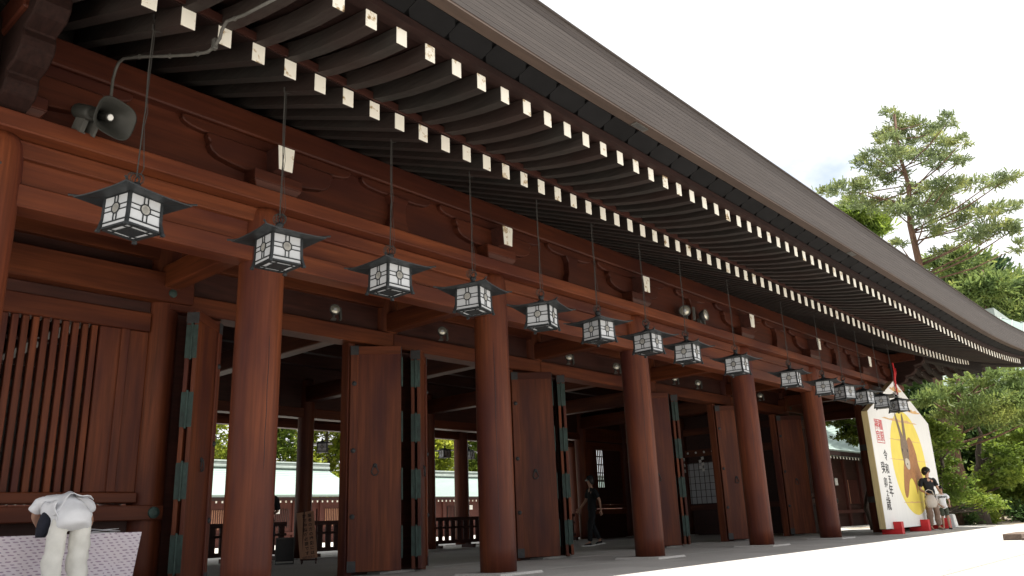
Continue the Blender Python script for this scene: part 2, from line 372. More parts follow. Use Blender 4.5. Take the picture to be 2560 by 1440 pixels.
# frieze boards, bracket sets, purlins
lower_arm = [(-.80, 4.715), (-.80, 4.655), (-.765, 4.62), (-.775, 4.58), (-.74, 4.52), (-.66, 4.475), (-.52, 4.445), (-.36, 4.425), (.36, 4.425), (.52, 4.445), (.66, 4.475), (.74, 4.52), (.775, 4.58), (.765, 4.62), (.80, 4.655), (.80, 4.715)]
upper_arm = [(-1.08, 4.849), (-1.08, 4.80), (-1.05, 4.765), (-.98, 4.735), (-.85, 4.718), (.85, 4.718), (.98, 4.735), (1.05, 4.765), (1.08, 4.80), (1.08, 4.849)]
mid_arm = [(-.58, 4.849), (-.58, 4.80), (-.55, 4.765), (-.48, 4.735), (-.30, 4.718), (.30, 4.718), (.48, 4.735), (.55, 4.765), (.58, 4.80), (.58, 4.849)]
am = {'l': MB().prism(lower_arm, -.15, .05).mesh('bracket_arm'), 'u': MB().prism(upper_arm, -.125, .05).mesh('bracket_arm'), 'm': MB().prism(mid_arm, -.125, .05).mesh('bracket_arm')}
daito = MB().hexa([(-.24, -.22, 4.206), (.24, -.22, 4.206), (.24, .1, 4.206), (-.24, .1, 4.206), (-.30, -.27, 4.30), (.30, -.27, 4.30), (.30, .1, 4.30), (-.30, .1, 4.30)]).box(-.30, .30, -.27, .1, 4.3005, 4.424).mesh('bearing_block')
nose = MB().hexa([(-.085, -.385, 4.43), (.085, -.385, 4.43), (.085, .1, 4.43), (-.085, .1, 4.43), (-.105, -.385, 4.714), (.105, -.385, 4.714), (.105, .1, 4.714), (-.105, .1, 4.714)]).mesh('beam_nose')
nosetip = MB().hexa([(-.083, -.392, 4.432), (.083, -.392, 4.432), (.083, -.3855, 4.432), (-.083, -.3855, 4.432), (-.103, -.392, 4.712), (.103, -.392, 4.712), (.103, -.3855, 4.712), (-.103, -.3855, 4.712)]).mesh('whitewashed_end')
strut = MB().prism([(-.17, 4.206), (.17, 4.206), (.15, 4.34), (.11, 4.44), (.11, 4.62), (.17, 4.717), (-.17, 4.717), (-.11, 4.62), (-.11, 4.44), (-.15, 4.34)], -.16, .02).mesh('strut')
def brackets(y, rz):
    f = -1 if rz else 1
    for i, x in enumerate(CX):
        for k in ('l', 'u'): link('bracket_arm', am[k], 'wood_shaded', hall, (x, y, 0), (0, 0, rz), .012)
        link('bearing_block', daito, 'wood_shaded', hall, (x, y, 0), (0, 0, rz), .008)
        n = link('beam_nose', nose, 'wood_dark', hall, (x, y, 0), (0, 0, rz), .006)
        link('whitewashed_end', nosetip, 'tip_white', n)
    for a, b in zip(CX[:-1], CX[1:]):
        if abs(a + b) < 20:
            link('strut', strut, 'wood_shaded', hall, ((a + b) / 2, y, 0), (0, 0, rz), .01)
            link('bracket_arm', am['m'], 'wood_shaded', hall, ((a + b) / 2, y, 0), (0, 0, rz), .012)
        box('frieze_board', 'wood_shaded', hall, a + .003, b - .003, y - .05, y + .05, 4.2, 4.86, 0)
    box('purlin', 'wood_shaded', hall, -B1 - .9, B1 + .9, y - .17, y + .17, 4.85, 5.13, .015)
brackets(0, 0); brackets(YR, math.pi)
for x in (-B1, B1):
    box('purlin', 'wood_shaded', hall, x - .168, x + .168, -.9, YR + .9, 4.852, 5.128, .015)
    box('frieze_board', 'wood_shaded', hall, x - .048, x + .048, .06, YR - .06, 4.202, 4.858, 0)
# corner bracket arms that carry the hip rafters
for sx in (-1, 1):
    pr_ = [(-.2, 4.21), (.35, 4.21), (.50, 4.25), (.56, 4.34), (.54, 4.42), (.72, 4.45), (.84, 4.53), (.86, 4.62), (.83, 4.70), (1.05, 4.74), (1.12, 4.83), (1.12, 5.0), (-.2, 5.0)]
    MB().prism(pr_, -.13, .13, 'y').build('corner_bracket', 'eave_board', hall, (sx * B1, 0, 0), (0, 0, R(-90)), bevel=.015)
    MB().prism(pr_, -.13, .13, 'y').build('corner_bracket', 'eave_board', hall, (sx * B1, 0, 0), (0, 0, R(-45) if sx > 0 else R(-135)), bevel=.015)
    MB().prism(pr_, -.13, .13, 'y').build('corner_bracket', 'eave_board', hall, (sx * B1, 0, 0), (0, 0, 0 if sx > 0 else math.pi), bevel=.015)

# ---- eaves: every ring follows the column rectangle pushed outwards by o, rising towards the corners
EO = 3.6
def lift_d(d): return .0055 * max(0, 8.15 - d) ** 2
def ring_pts(n1=80, n2=44):
    pts = []
    for k in range(n1): pts.append((-1 + 2 * k / n1, 'f'))
    for k in range(n2): pts.append((-1 + 2 * k / n2, 'r'))
    for k in range(n1): pts.append((1 - 2 * k / n1, 'b'))
    for k in range(n2): pts.append((1 - 2 * k / n2, 'l'))
    return pts
RP = ring_pts()
YC, YH = YR / 2, YR / 2
def rp(p, o, z):
    s, e = p
    d = (1 - abs(s)) * ((B1 if e in 'fb' else YH) + EO)
    z += lift_d(d)
    if e == 'f': return (s * (B1 + o), -o, z)
    if e == 'b': return (s * (B1 + o), YR + o, z)
    if e == 'r': return (B1 + o, YC + s * (YH + o), z)
    return (-B1 - o, YC + s * (YH + o), z)
def ring(name, mat, sec, smooth=False):
    """sweep a closed cross-section [(o,z)...] round the eaves"""
    m = MB(); n = len(RP); k = len(sec)
    vs = [rp(p, o, z) for p in RP for o, z in sec]
    fs = [(i * k + j, ((i + 1) % n) * k + j, ((i + 1) % n) * k + (j + 1) % k, i * k + (j + 1) % k) for i in range(n) for j in range(k)]
    return m.add(vs, fs).build(name, mat, hall, smooth=smooth)
SL = .393
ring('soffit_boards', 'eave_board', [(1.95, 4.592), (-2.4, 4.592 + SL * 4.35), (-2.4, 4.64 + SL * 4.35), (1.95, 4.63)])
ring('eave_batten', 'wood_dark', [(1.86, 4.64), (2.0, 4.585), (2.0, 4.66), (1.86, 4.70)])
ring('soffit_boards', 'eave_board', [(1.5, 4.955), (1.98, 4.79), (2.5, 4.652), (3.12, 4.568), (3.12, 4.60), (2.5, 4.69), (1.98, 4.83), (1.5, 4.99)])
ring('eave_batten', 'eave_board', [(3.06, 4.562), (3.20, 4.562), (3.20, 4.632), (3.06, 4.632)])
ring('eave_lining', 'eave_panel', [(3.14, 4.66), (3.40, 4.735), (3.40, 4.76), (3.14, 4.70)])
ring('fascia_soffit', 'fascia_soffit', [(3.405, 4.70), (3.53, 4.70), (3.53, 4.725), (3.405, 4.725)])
NC = 11
for i in range(NC):
    z0 = 4.726 + i * .0445; o = 3.534 + i * .0075
    ring('fascia_course', 'fascia', [(3.40, z0), (o, z0), (o + .0074, z0 + .0412), (3.40, z0 + .0412)])
ring('fascia_cap', 'fascia', [(3.3, 5.216), (3.635, 5.216), (3.64, 5.226), (3.3, 5.25)])
# dark boards with clipped corners between the rafter line and the fascia
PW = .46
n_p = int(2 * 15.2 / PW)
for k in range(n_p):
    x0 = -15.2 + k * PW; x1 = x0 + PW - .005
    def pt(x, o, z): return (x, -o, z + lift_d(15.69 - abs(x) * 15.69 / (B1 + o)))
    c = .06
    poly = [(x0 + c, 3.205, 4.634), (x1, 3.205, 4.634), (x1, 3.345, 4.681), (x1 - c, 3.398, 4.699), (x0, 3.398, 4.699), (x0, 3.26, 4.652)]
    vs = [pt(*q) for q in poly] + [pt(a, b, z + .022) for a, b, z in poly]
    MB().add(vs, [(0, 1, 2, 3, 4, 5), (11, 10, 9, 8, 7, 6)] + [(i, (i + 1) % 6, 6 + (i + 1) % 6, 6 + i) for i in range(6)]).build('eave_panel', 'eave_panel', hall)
# rafters with whitewashed ends
def lowz(y): return 4.415 + SL * (y + 1.95)
def flyz(y): t = (y + 3.1) / 1.9; return 4.41 + .17 * t + .31 * t * t
rcache = {}
def rafter_mesh(kind, ys):
    key = (kind, round(ys, 2))
    if key in rcache: return rcache[key]
    ye, wd, h, fz = (-1.95, .06, .172, lowz) if kind == 'low' else (-3.1, .055, .152, flyz)
    n = 2 if kind == 'low' else 7
    m = MB(); vs = []; fs = []
    for i in range(n):
        y = ye + (ys - ye) * i / (n - 1); z = fz(y)
        vs += [(-wd, y, z), (wd, y, z), (wd, y, z + h), (-wd, y, z + h)]
    for i in range(n - 1):
        for j in range(4): fs.append((4 * i + j, 4 * i + (j + 1) % 4, 4 * i + 4 + (j + 1) % 4, 4 * i + 4 + j))
    fs += [(0, 1, 2, 3), (4 * n - 1, 4 * n - 2, 4 * n - 3, 4 * n - 4)]
    r = m.add(vs, fs).mesh('rafter')
    z = fz(ye)
    t = MB().box(-wd + .001, wd - .001, ye - .007, ye - .0005, z + .001, z + h - .001).mesh('whitewashed_end')
    rcache[key] = (r, t); return rcache[key]
rest = MB(); rest_t = MB()
def put_rafter(kind, p, side):
    ov = B1 if side in 'fb' else YH
    q = abs(p)
    ys = min(.5 if kind == 'low' else -1.2, ov - q)
    ye = -1.95 if kind == 'low' else -3.1
    if ys - ye < .12: return
    d = ov + EO - q * (ov + EO) / (ov - ye)
    rm, tm = rafter_mesh(kind, ys); dz = lift_d(d)
    if side == 'f': loc, rz = (p, 0, dz), 0
    elif side == 'r': loc, rz = (B1, YC + p, dz), R(90)
    elif side == 'l': loc, rz = (-B1, YC + p, dz), R(-90)
    else: loc, rz = (p, YR, dz), R(180)
    if side == 'f' or (side == 'r' and p < -1.0):
        r = link('rafter', rm, 'rafter', hall, loc, (0, 0, rz)); link('whitewashed_end', tm, 'tip_white', r)
    else:
        mat = Matrix.Translation(loc) @ Matrix.Rotation(rz, 4, 'Z')
        for src, dst in ((rm, rest), (tm, rest_t)):
            dst.add([mat @ v.co for v in src.vertices], [tuple(f.vertices) for f in src.polygons])
SP = .32
for side, half in (('f', 15.2), ('r', 9.2), ('l', 9.2), ('b', 15.2)):
    k = int(half / SP)
    for i in range(-k, k):
        p = (i + .5) * SP
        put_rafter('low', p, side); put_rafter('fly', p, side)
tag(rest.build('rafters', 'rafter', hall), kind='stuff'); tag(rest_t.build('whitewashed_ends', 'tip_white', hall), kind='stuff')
# hip rafters at the corners
for sx, sy, yb in ((-1, -1, 0), (1, -1, 0), (1, 1, YR), (-1, 1, YR)):
    for o0, o1, za, zb, wd, h in ((-1.2, 2.12, 4.40, 4.40, .12, .26), (1.0, 3.28, 4.78, 4.36, .11, .24)):
        vs = []
        n = 8
        for i in range(n + 1):
            o = o0 + (o1 - o0) * i / n
            d = 15.69 - (B1 + o)
            z = (lowz(-o) - .06 if h > .25 else flyz(-max(o, 1.2)) - .05) + lift_d(max(0, d)) * (1 if o > 0 else 1)
            c = Vector((sx * (B1 + o), yb + sy * o, z)); nrm = Vector((-sy, sx, 0)).normalized() * wd
            vs += [c - nrm, c + nrm, c + nrm + Vector((0, 0, h)), c - nrm + Vector((0, 0, h))]
        fs = [(4 * i + j, 4 * i + (j + 1) % 4, 4 * i + 4 + (j + 1) % 4, 4 * i + 4 + j) for i in range(n) for j in range(4)] + [(0, 1, 2, 3), (4 * n + 3, 4 * n + 2, 4 * n + 1, 4 * n)]
        MB().add(vs, fs).build('hip_rafter', 'rafter', hall, bevel=.01)
# roof skin
def roofv():
    per = [rp(p, 3.63, 5.24) for p in RP]; n = len(per); m = MB(); vs = list(per)
    lv = 6
    for k in range(1, lv + 1):
        t = k / lv
        for (x, y, z) in per:
            rx = max(-8.5, min(8.5, x * .56)); ry = YC
            zz = z + (10.6 - z) * (.55 * t + .45 * t * t)
            vs.append((x + (rx - x) * t, y + (ry - y) * t, zz))
    fs = [(k * n + i, k * n + (i + 1) % n, (k + 1) * n + (i + 1) % n, (k + 1) * n + i) for k in range(lv) for i in range(n)]
    m.add(vs, fs).build('roof', 'fascia', hall)
roofv()
box('roof_ridge', 'fascia', hall, -8.9, 8.9, YC - .35, YC + .35, 10.45, 11.2, .03)
# small vents let into the fascia soffit
for x in (-7.0, -.6):
    v = box('eave_vent', 'pipe', hall, x - .12, x + .12, -3.5, -3.425, 4.688, 4.699, 0)
    for k in range(4): box('vent_slot', 'iron', v, x - .10, x + .10, -3.49 + k * .018, -3.482 + k * .018, 4.6865, 4.6878, 0)

# ---- wall row with folding doors
def wall_row(y, f):
    """f=-1: the row faces the front porch; +1: the rear porch"""
    yf = y + f * .2
    ya, yb = sorted((y + f * .22, y - f * .12))
    for i, (a, b) in enumerate(zip(CX[:-1], CX[1:])):
        end = i in (0, 6)
        if not end or f > 0:
            box('lintel', 'wood_x', hall, a + .01, b - .01, ya, yb, 3.36, 3.60, .012)
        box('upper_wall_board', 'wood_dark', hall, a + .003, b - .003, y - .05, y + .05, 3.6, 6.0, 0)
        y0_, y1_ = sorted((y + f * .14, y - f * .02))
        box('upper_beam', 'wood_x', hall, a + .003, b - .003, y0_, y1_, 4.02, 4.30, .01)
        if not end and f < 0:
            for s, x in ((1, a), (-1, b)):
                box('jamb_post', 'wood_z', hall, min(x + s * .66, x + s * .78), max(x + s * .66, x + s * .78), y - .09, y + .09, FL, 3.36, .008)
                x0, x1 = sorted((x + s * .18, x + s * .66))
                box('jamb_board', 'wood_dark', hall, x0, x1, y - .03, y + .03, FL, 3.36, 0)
wall_row(YW, -1); wall_row(YW2, 1)
# end bays: barred windows
def window_bay(a, b, y, f):
    ya, yb = sorted((y + f * .10, y - f * .10))
    def bx(n, mt, x0, x1, o0, o1, z0, z1, bv=.01):
        p, q = sorted((y + f * o0, y + f * o1)); return box(n, mt, hall, x0, x1, p, q, z0, z1, bv)
    over = .28
    bx('window_head_beam', 'wood_x', a - over, b + over, -.1, .28, 3.45, 3.82)
    for xx in (a, b):
        for zz in (3.72, 3.56):
            o = MB().lathe([(.001, 0), (.055, 0), (.05, .012), (.02, .022), (.001, .022)], 12, axis='y').build('stud', 'bronze', hall, (xx + (.0), y + f * .281, zz), (0, 0, 0 if f > 0 else math.pi))
    bx('window_head', 'wood_x', a + .18, b - .18, -.1, .14, 3.06, 3.30)
    bx('window_head', 'wood_dark', a + .18, b - .18, -.1, .10, 3.301, 3.45)
    x0, x1 = (a + .42, b - .76) if a < 0 else (a + .76, b - .42)
    for p, q in ((a + .18, x0), (x1, b - .18)): bx('window_post', 'wood_z', p, q, -.1, .11, 1.12, 3.06)
    s = (x1 + b - .18) / 2 if a < 0 else (x0 + a + .18) / 2
    bx('window_post', 'wood_z', s - .05, s + .05, .111, .14, 1.12, 3.06)
    bx('window_sill', 'wood_x', a + .18, b - .18, -.1, .18, 1.0, 1.118)
    bx('waist_beam', 'wood_x', a - .12, b + .12, -.1, .25, .80, .97)
    for xx in (a, b):
        MB().lathe([(.001, 0), (.07, 0), (.065, .02), (.03, .035), (.001, .035)], 14, axis='y').build('stud', 'bronze', hall, (xx, y + f * .251, .885), (0, 0, 0 if f > 0 else math.pi))
    bx('dado_board', 'wood_dark', a + .15, b - .15, -.06, .03, FL, .80, 0)
    n = int((x1 - x0) / .105)
    for k in range(n):
        xx = x0 + (k + .5) * (x1 - x0) / n
        bh_, bd_ = (.033, .085) if f < 0 else (.0298, .03)
        bx('window_bar', 'wood_z', xx - bh_, xx + bh_, .0, bd_, 1.12, 3.06, .006)
    for k in range(6):
        z = 1.35 + k * .29; bx('cross_rail', 'wood_dark', x0, x1, -.06, -.02, z, z + .035, 0)
for y, f in ((YW, -1), (YW2, 1)):
    window_bay(-B1, -B2, y, f); window_bay(B2, B1, y, f)
# pale screen close behind the lower part of the front-left window
box('window_screen', 'pipe', hall, -B1 + .42, -B2 - .77, YW + .062, YW + .075, 1.13, 2.35, 0)
box('window_screen', 'wood_dark', hall, B2 + 1.12, B1 - .42, YW2 - .135, YW2 - .115, 1.13, 3.05, 0)
box('window_screen', 'wood_dark', hall, B2 + .76, B2 + 1.118, YW2 - .135, YW2 - .115, 1.13, 1.72, 0)
# side walls
for x in (-B1, B1):
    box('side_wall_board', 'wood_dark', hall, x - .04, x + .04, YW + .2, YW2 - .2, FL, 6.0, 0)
    for z0, z1 in ((.80, .97), (2.62, 2.86), (3.36, 3.6)):
        box('side_rail', 'wood_y', hall, x - .12, x + .12, YW + .2, YW2 - .2, z0, z1, .01)
# paper screen in the right side wall, with folded paper streamers above
sc_ = box('paper_screen', 'paper', hall, B1 - .07, B1 - .05, 6.15, 7.50, 1.0, 2.40, 0)
for k in range(8): box('screen_bar', 'wood_dark', sc_, B1 - .082, B1 - .071, 6.15 + k * .19, 6.165 + k * .19, 1.0, 2.4, 0)
for k in range(7): box('screen_bar', 'wood_dark', sc_, B1 - .084, B1 - .072, 6.15, 7.5, 1.0 + k * .23, 1.015 + k * .23, 0)
for k in range(5):
    MB().lathe([(.001, 0), (.04, .005), (.001, .03)], 10, axis='x').build('white_stud', 'white_trim', hall, (B1 - .155, 6.1 + k * .32, 2.75))
for y in (6.55, 7.3):
    m = MB(); z = 2.6
    for k in range(5):
        d = .05 if k % 2 else -.05
        m.add([(0, y + d - .05, z - k * .1), (0, y + d + .05, z - k * .1 - .02), (0, y + d + .04, z - k * .1 - .12), (0, y + d - .06, z - k * .1 - .1)], [(0, 1, 2, 3)])
    m.build('paper_streamer', 'white_trim', hall, (B1 - .17, 0, 0))
# ceiling inside
box('ceiling', 'interior_ceiling', hall, -B1 + .05, B1 - .05, YW + .06, YW2 - .06, 4.7, 4.76, 0)
for k in range(5):
    y = 3.6 + k * 1.25; box('ceiling_beam', 'wood_dark', hall, -B1 + .1, B1 - .1, y - .1, y + .1, 4.40, 4.699, .01)
for x in CX[1:-1]:
    box('cross_beam', 'wood_y', hall, x - .14, x + .14, YW + .1, YW2 - .1, 3.75, 4.15, .015)

# folding doors: two leaves folded together, hinged along the outer edge
leafm = {}
def folded_pair(Wx, s, y=YW):
    """s=+1: pair hung right of the column (opens leftwards); s=-1 its mirror image"""
    inner = Vector((Wx + s * .70, y - .08, 0)); outer = Vector((Wx + s * .16, y - .56, 0))
    d = (outer - inner); ln = .74; d.normalize()
    rz = math.atan2(d.y, d.x)
    nrm = Vector((-d.y, d.x, 0))        # left normal
    for j, off in enumerate((-.047, .047)):
        vis = nrm * off
        o = empty('door_leaf', (inner + vis)); o.parent = hall; o.rotation_euler = (0, 0, rz)
        side = 1 if off > 0 else -1
        MB().box(0, ln, -.026, .026, .02, 3.30).build('leaf_board', 'wood_z', o, bevel=.006)
        # frame: top rail, stile with studs, foot mount
        sy = .027 * side; q = lambda a, b: sorted((a, b))
        y0, y1 = q(.0262 * side, .040 * side)
        MB().box(.10, ln - .004, y0, y1, 3.17, 3.295).build('top_rail', 'wood_x', o, bevel=.004)
        st = MB().box(-.02, .098, *q(.0262 * side, .052 * side), .03, 3.298).build('stile', 'wood_z', o, bevel=.006)
        MB().box(-.022, .10, *q(.0525 * side, .056 * side), 3.16, 3.30).build('corner_mount', 'iron', o)
        MB().box(-.022, .10, *q(.0525 * side, .056 * side), .02, .17).build('corner_mount', 'iron', o)
        for z in (2.72, 1.72, .78):
            MB().lathe([(.001, 0), (.038, 0), (.034, .012), (.014, .024), (.001, .025)], 12, axis='y').build('stud', 'iron', o, (.04, .0525 * side, z), (0, 0, 0 if side > 0 else math.pi))
        # ring pull
        pl = MB().lathe([(.001, 0), (.034, 0), (.03, .01), (.012, .018), (.001, .018)], 12, axis='y').build('pull_plate', 'iron', o, (.36, .0265 * side, 1.50), (0, 0, 0 if side > 0 else math.pi))
        pts = [(.36 + .045 * math.sin(a) * (1.15 if math.cos(a) < 0 else .75), .048 * side, 1.43 + .075 * math.cos(a)) for a in [k * math.pi / 7 for k in range(15)]]
        MB().tube(pts, .0085, 6).build('ring_pull', 'iron', o)
        if j == 0:
            for z0 in (.20, 1.02, 1.86, 2.70):
                h = MB().box(ln + .0005, ln + .007, -.026, .0, z0, z0 + .42)
                h.box(ln + .0005, ln + .007, .094, .120, z0, z0 + .42); h.box(ln + .0005, ln + .008, .0, .094, z0, z0 + .42)
                hh = h.build('hinge', 'bronze', o)
                MB().lathe([(.001, 0), (.013, 0), (.013, .46), (.001, .46)], 10, (ln + .014, .047, z0 - .02)).build('hinge_pin', 'bronze', hh)
            MB().box(ln + .0005, ln + .008, -.028, .122, 3.14, 3.28).build('edge_mount', 'iron', o)
for x in CX[1:6]: folded_pair(x, 1)
for x in CX[2:7]: folded_pair(x, -1)

# ---- low wooden barriers across the rear openings
for i, (a, b) in enumerate(zip(CX[1:-2], CX[2:-1])):
    lab = ['leftmost bay', 'second bay from the left', 'middle bay', 'fourth bay from the left', 'rightmost bay'][i]
    br = empty('barrier', ((a + b) / 2, YW2 + .25, FL)); tag(br, f'low dark slatted wooden barrier across the rear opening, {lab}', 'barrier', 'barriers along the rear openings')
    wd = (b - a) / 2 - .3
    MB().box(-wd, wd, -.05, .05, .78, .88).build('top_rail', 'wood_dark', br, bevel=.01)
    MB().box(-wd, wd, -.05, .05, .14, .24).build('bottom_rail', 'wood_dark', br, bevel=.01)
    MB().box(-wd, wd, -.035, .035, .56, .62).build('mid_rail', 'wood_dark', br, bevel=.01)
    n = int(2 * wd / .24)
    for k in range(n):
        x = -wd + (k + .5) * 2 * wd / n
        MB().box(x - .075, x + .075, -.02, .02, .24, .78).build('slat', 'wood_dark', br)
    for x in (-wd + .2, 0, wd - .2):
        MB().box(x - .05, x + .05, -.25, .25, 0, .10).box(x - .05, x + .05, -.06, .06, .10, .14).build('foot', 'wood_dark', br)

# ================================================================== LANTERNS
def make_lantern():
    t = empty('hanging_lantern')
    hw, zt, zb = .172, .150, -.165
    # roof with a hollow curve and slightly raised corners
    prof = [(.022, .236), (.075, .210), (.14, .186), (.21, .163), (.28, .146), (.345, .140)]
    N = 6; m = MB(); vs = []; fs = []
    def rim(h, z, i):
        out = []
        for s in range(4):
            for k in range(N):
                u = -1 + 2 * k / N; x, y = (u, -1) if s == 0 else (1, u) if s == 1 else (-u, 1) if s == 2 else (-1, -u)
                c = abs(u) ** 3 * (h / .345) ** 2
                out.append((x * h * (1 + .05 * c), y * h * (1 + .05 * c), z + .008 * c))
        return out
    for i, (h, z) in enumerate(prof): vs += rim(h, z, i)
    vs += rim(.343, .128, 9); vs += rim(.18, .142, 9)
    n = 4 * N
    for i in range(len(prof) + 1):
        for k in range(n): fs.append((i * n + k, i * n + (k + 1) % n, (i + 1) * n + (k + 1) % n, (i + 1) * n + k))
    fs.append(tuple(range(n))); fs.append(tuple(range((len(prof) + 1) * n, (len(prof) + 2) * n)))
    m.add(vs, fs).build('lantern_roof', 'lantern_metal', t)
    hip = MB().tube([(h * (1.05 if i == 5 else 1), h * (1.05 if i == 5 else 1), z + .008 + (.008 if i == 5 else 0)) for i, (h, z) in enumerate(prof)] + [(.392, .392, .158)], [.009] * 6 + [.011], 6).mesh('hip_rib')
    for k in range(4): link('hip_rib', hip, 'lantern_metal', t, rot=(0, 0, k * math.pi / 2))
    f = MB()
    q = lambda e: [(hw + e - .014, hw + e - .014), (hw + e + .014, hw + e - .014), (hw + e + .014, hw + e + .014), (hw + e - .014, hw + e + .014)]
    f.hexa([p + (zb,) for p in q(.020)] + [p + (zb + .10,) for p in q(0)]); f.hexa([p + (zb + .10,) for p in q(0)] + [p + (zt,) for p in q(-.004)])
    f.box(hw + .005, hw + .039, hw + .005, hw + .039, zb - .022, zb)
    f = f.mesh('corner_post')
    for k in range(4): link('corner_post', f, 'lantern_metal', t, rot=(0, 0, k * math.pi / 2))
    fr = MB()
    for k in range(4):
        a = k * math.pi / 2; ca, sa = round(math.cos(a)), round(math.sin(a))
        def bar(u0, u1, z0, z1, d0=.004, d1=.012):
            y0, y1 = -hw - d1, -hw - d0
            pts = [(u0, y0, z0), (u1, y0, z0), (u1, y1, z0), (u0, y1, z0), (u0, y0, z1), (u1, y0, z1), (u1, y1, z1), (u0, y1, z1)]
            fr.hexa([(x * ca - y * sa, x * sa + y * ca, z) for x, y, z in pts])
        W = hw - .012
        bar(-W, W, zt - .014, zt); bar(-W, W, zb, zb + .018, .002, .02); bar(-W, W, zb + .052, zb + .064)
        zc = .018; r = .052
        for u in (-.021, .021): bar(u - .0042, u + .0042, zc + r * .9, zt - .014); bar(u - .0042, u + .0042, zb + .064, zc - r * .9)
        for z in (zc - .024, zc + .024): bar(-W, -r * .9, z - .0042, z + .0042); bar(r * .9, W, z - .0042, z + .0042)
        ringp = [(r * math.cos(b), r * math.sin(b)) for b in [2 * math.pi * j / 18 for j in range(19)]]
        fr.tube([((x) * ca - (-hw - .008) * sa, x * sa + (-hw - .008) * ca, zc + z) for x, z in ringp], .0062, 6)
    fr.build('lattice', 'lantern_metal', t)
    for k in range(4):
        MB().box(-hw + .008, hw - .008, -hw - .003, -hw, zb + .01, zt).build('paper_pane', 'paper', t, rot=(0, 0, k * math.pi / 2))
        e = MB().lathe([(.001, 0), (.049, 0), (.045, -.005), (.001, -.006)], 18, (0, -hw - .0035, .018), 'y')
        for j, (x, h) in enumerate(((-.028, .024), (-.014, .036), (0, .042), (.014, .036), (.028, .024))):
            e.tube([(x, -hw - .009, .018 - h), (x * .9, -hw - .0125, .018), (x * .8, -hw - .009, .018 + h)], [.002, .005, .002], 5)
        e.build('crest_medallion', 'emblem', t, rot=(0, 0, k * math.pi / 2))
    b = MB()
    for s in (-1, 1):
        b.box(-hw, hw, s * (hw - .012) - .012, s * (hw - .012) + .012, zb - .004, zb + .008); b.box(s * (hw - .012) - .012, s * (hw - .012) + .012, -hw, hw, zb - .005, zb + .007)
    b.box(-.085, .085, -.085, .085, zb - .003, zb + .006)
    for s in (-1, 1):
        b.box(-hw, hw, s * .09 - .004, s * .09 + .004, zb - .006, zb + .004); b.box(s * .09 - .004, s * .09 + .004, -hw, hw, zb - .0065, zb + .0035)
    b.build('base_grille', 'lantern_metal', t)
    MB().box(-hw + .003, hw - .003, -hw + .003, hw - .003, zb + .009, zb + .012).build('base_pane', 'paper', t)
    MB().lathe([(.001, .222), (.055, .226), (.058, .245), (.036, .262), (.026, .275), (.042, .292), (.045, .308), (.03, .328), (.001, .336)], 16).build('finial', 'lantern_metal', t, smooth=True)
    MB().tube([(.036 * math.cos(a), .012, .366 + .036 * math.sin(a)) for a in [2 * math.pi * j / 16 for j in range(17)]], .006, 6).build('hanging_ring', 'lantern_metal', t)
    return t
lant0 = make_lantern()
coil_mesh = {}
def place_lantern(first, x, y, z, rz, top, label, group, seed):
    o = lant0 if first else copy_tree(lant0)
    SC = .85
    rr = random.Random(seed); h = (top - z) / SC
    o.scale = (SC,) * 3; o.location = (x, y, z); o.rotation_euler = (R(rr.uniform(-.6, .6)), R(rr.uniform(-.6, .6)), rz); tag(o, label, 'lantern', group)
    inv = Matrix.Rotation(-rz, 4, 'Z')
    pts = [inv @ Vector(p) for p in [(0, .012, .395), (.006, .01, .44 + (h - .44) * .35), (.012, .012, .44 + (h - .44) * .42), (-.004, .01, .44 + (h - .44) * .7), (0, .01, h)]]
    MB().tube(pts, .0036, 6).build('hanging_wire', 'wire', o)
    pts = [inv @ Vector(p) for p in [(.03, .015, .42), (.045 + rr.uniform(0, .02), .015, .5), (.014, .02, .44 + (h - .44) * .3), (.03, .015, .44 + (h - .44) * .38), (.012, .016, .44 + (h - .44) * .5), (.016, .014, h - .02)]]
    MB().tube(pts, .0024, 5).build('power_cable', 'wire', o)
    if rr.random() < .75:
        m = MB()
        for k in range(3):
            r = rr.uniform(.048, .072); cx, cz = rr.uniform(-.02, .025), .36 + rr.uniform(0, .03); tw = rr.uniform(-.7, .7)
            m.tube([inv @ Vector((cx + r * math.cos(a) * math.cos(tw), .03 + r * math.cos(a) * math.sin(tw), cz + r * math.sin(a))) for a in [2 * math.pi * j / 14 for j in range(15)]], .0035, 5)
        m.build('cable_coil', 'wire', o)
    m = MB().tube([inv @ Vector(p) for p in [(-.01, .0, h - .01), (-.012, .0, h + .05)]], .009, 6).tube([inv @ Vector(p) for p in [(.0, .01, h - .02), (.07, .0, h + .0), (.10, .0, h + .05)]], .003, 5)
    m.build('hook', 'wire', o)
    return o
LX = [-12.86, -11.441, -10.122, -8.814, -7.589, -6.371, -5.168, -3.936, -2.796, -1.12, 1.12, 2.796, 3.936, 5.168, 6.371, 7.589]
ORD = ['cut off by the left picture edge', 'nearest and largest, below the horn speaker', 'third from left, before the nearest full column', 'fourth from the left', 'fifth from the left, left of the second column', 'sixth from the left, right of the second column', 'seventh from the left', 'eighth from the left, before the third column', 'ninth from the left, under the pair of floodlights', 'tenth from the left', 'sixth from the right end of the row', 'fifth from the right end of the row', 'fourth from the right end of the row', 'third from the right end of the row', 'second from the right end, before the plaque', 'last at the right end, before the plaque']
ALPHA = [40, 54, 61, 51, 27, 20.5, 40.6, 31.6, 22, 22, 14, 10, 42, 28, 7, 41]
ZL, YL = 3.05, -1.45
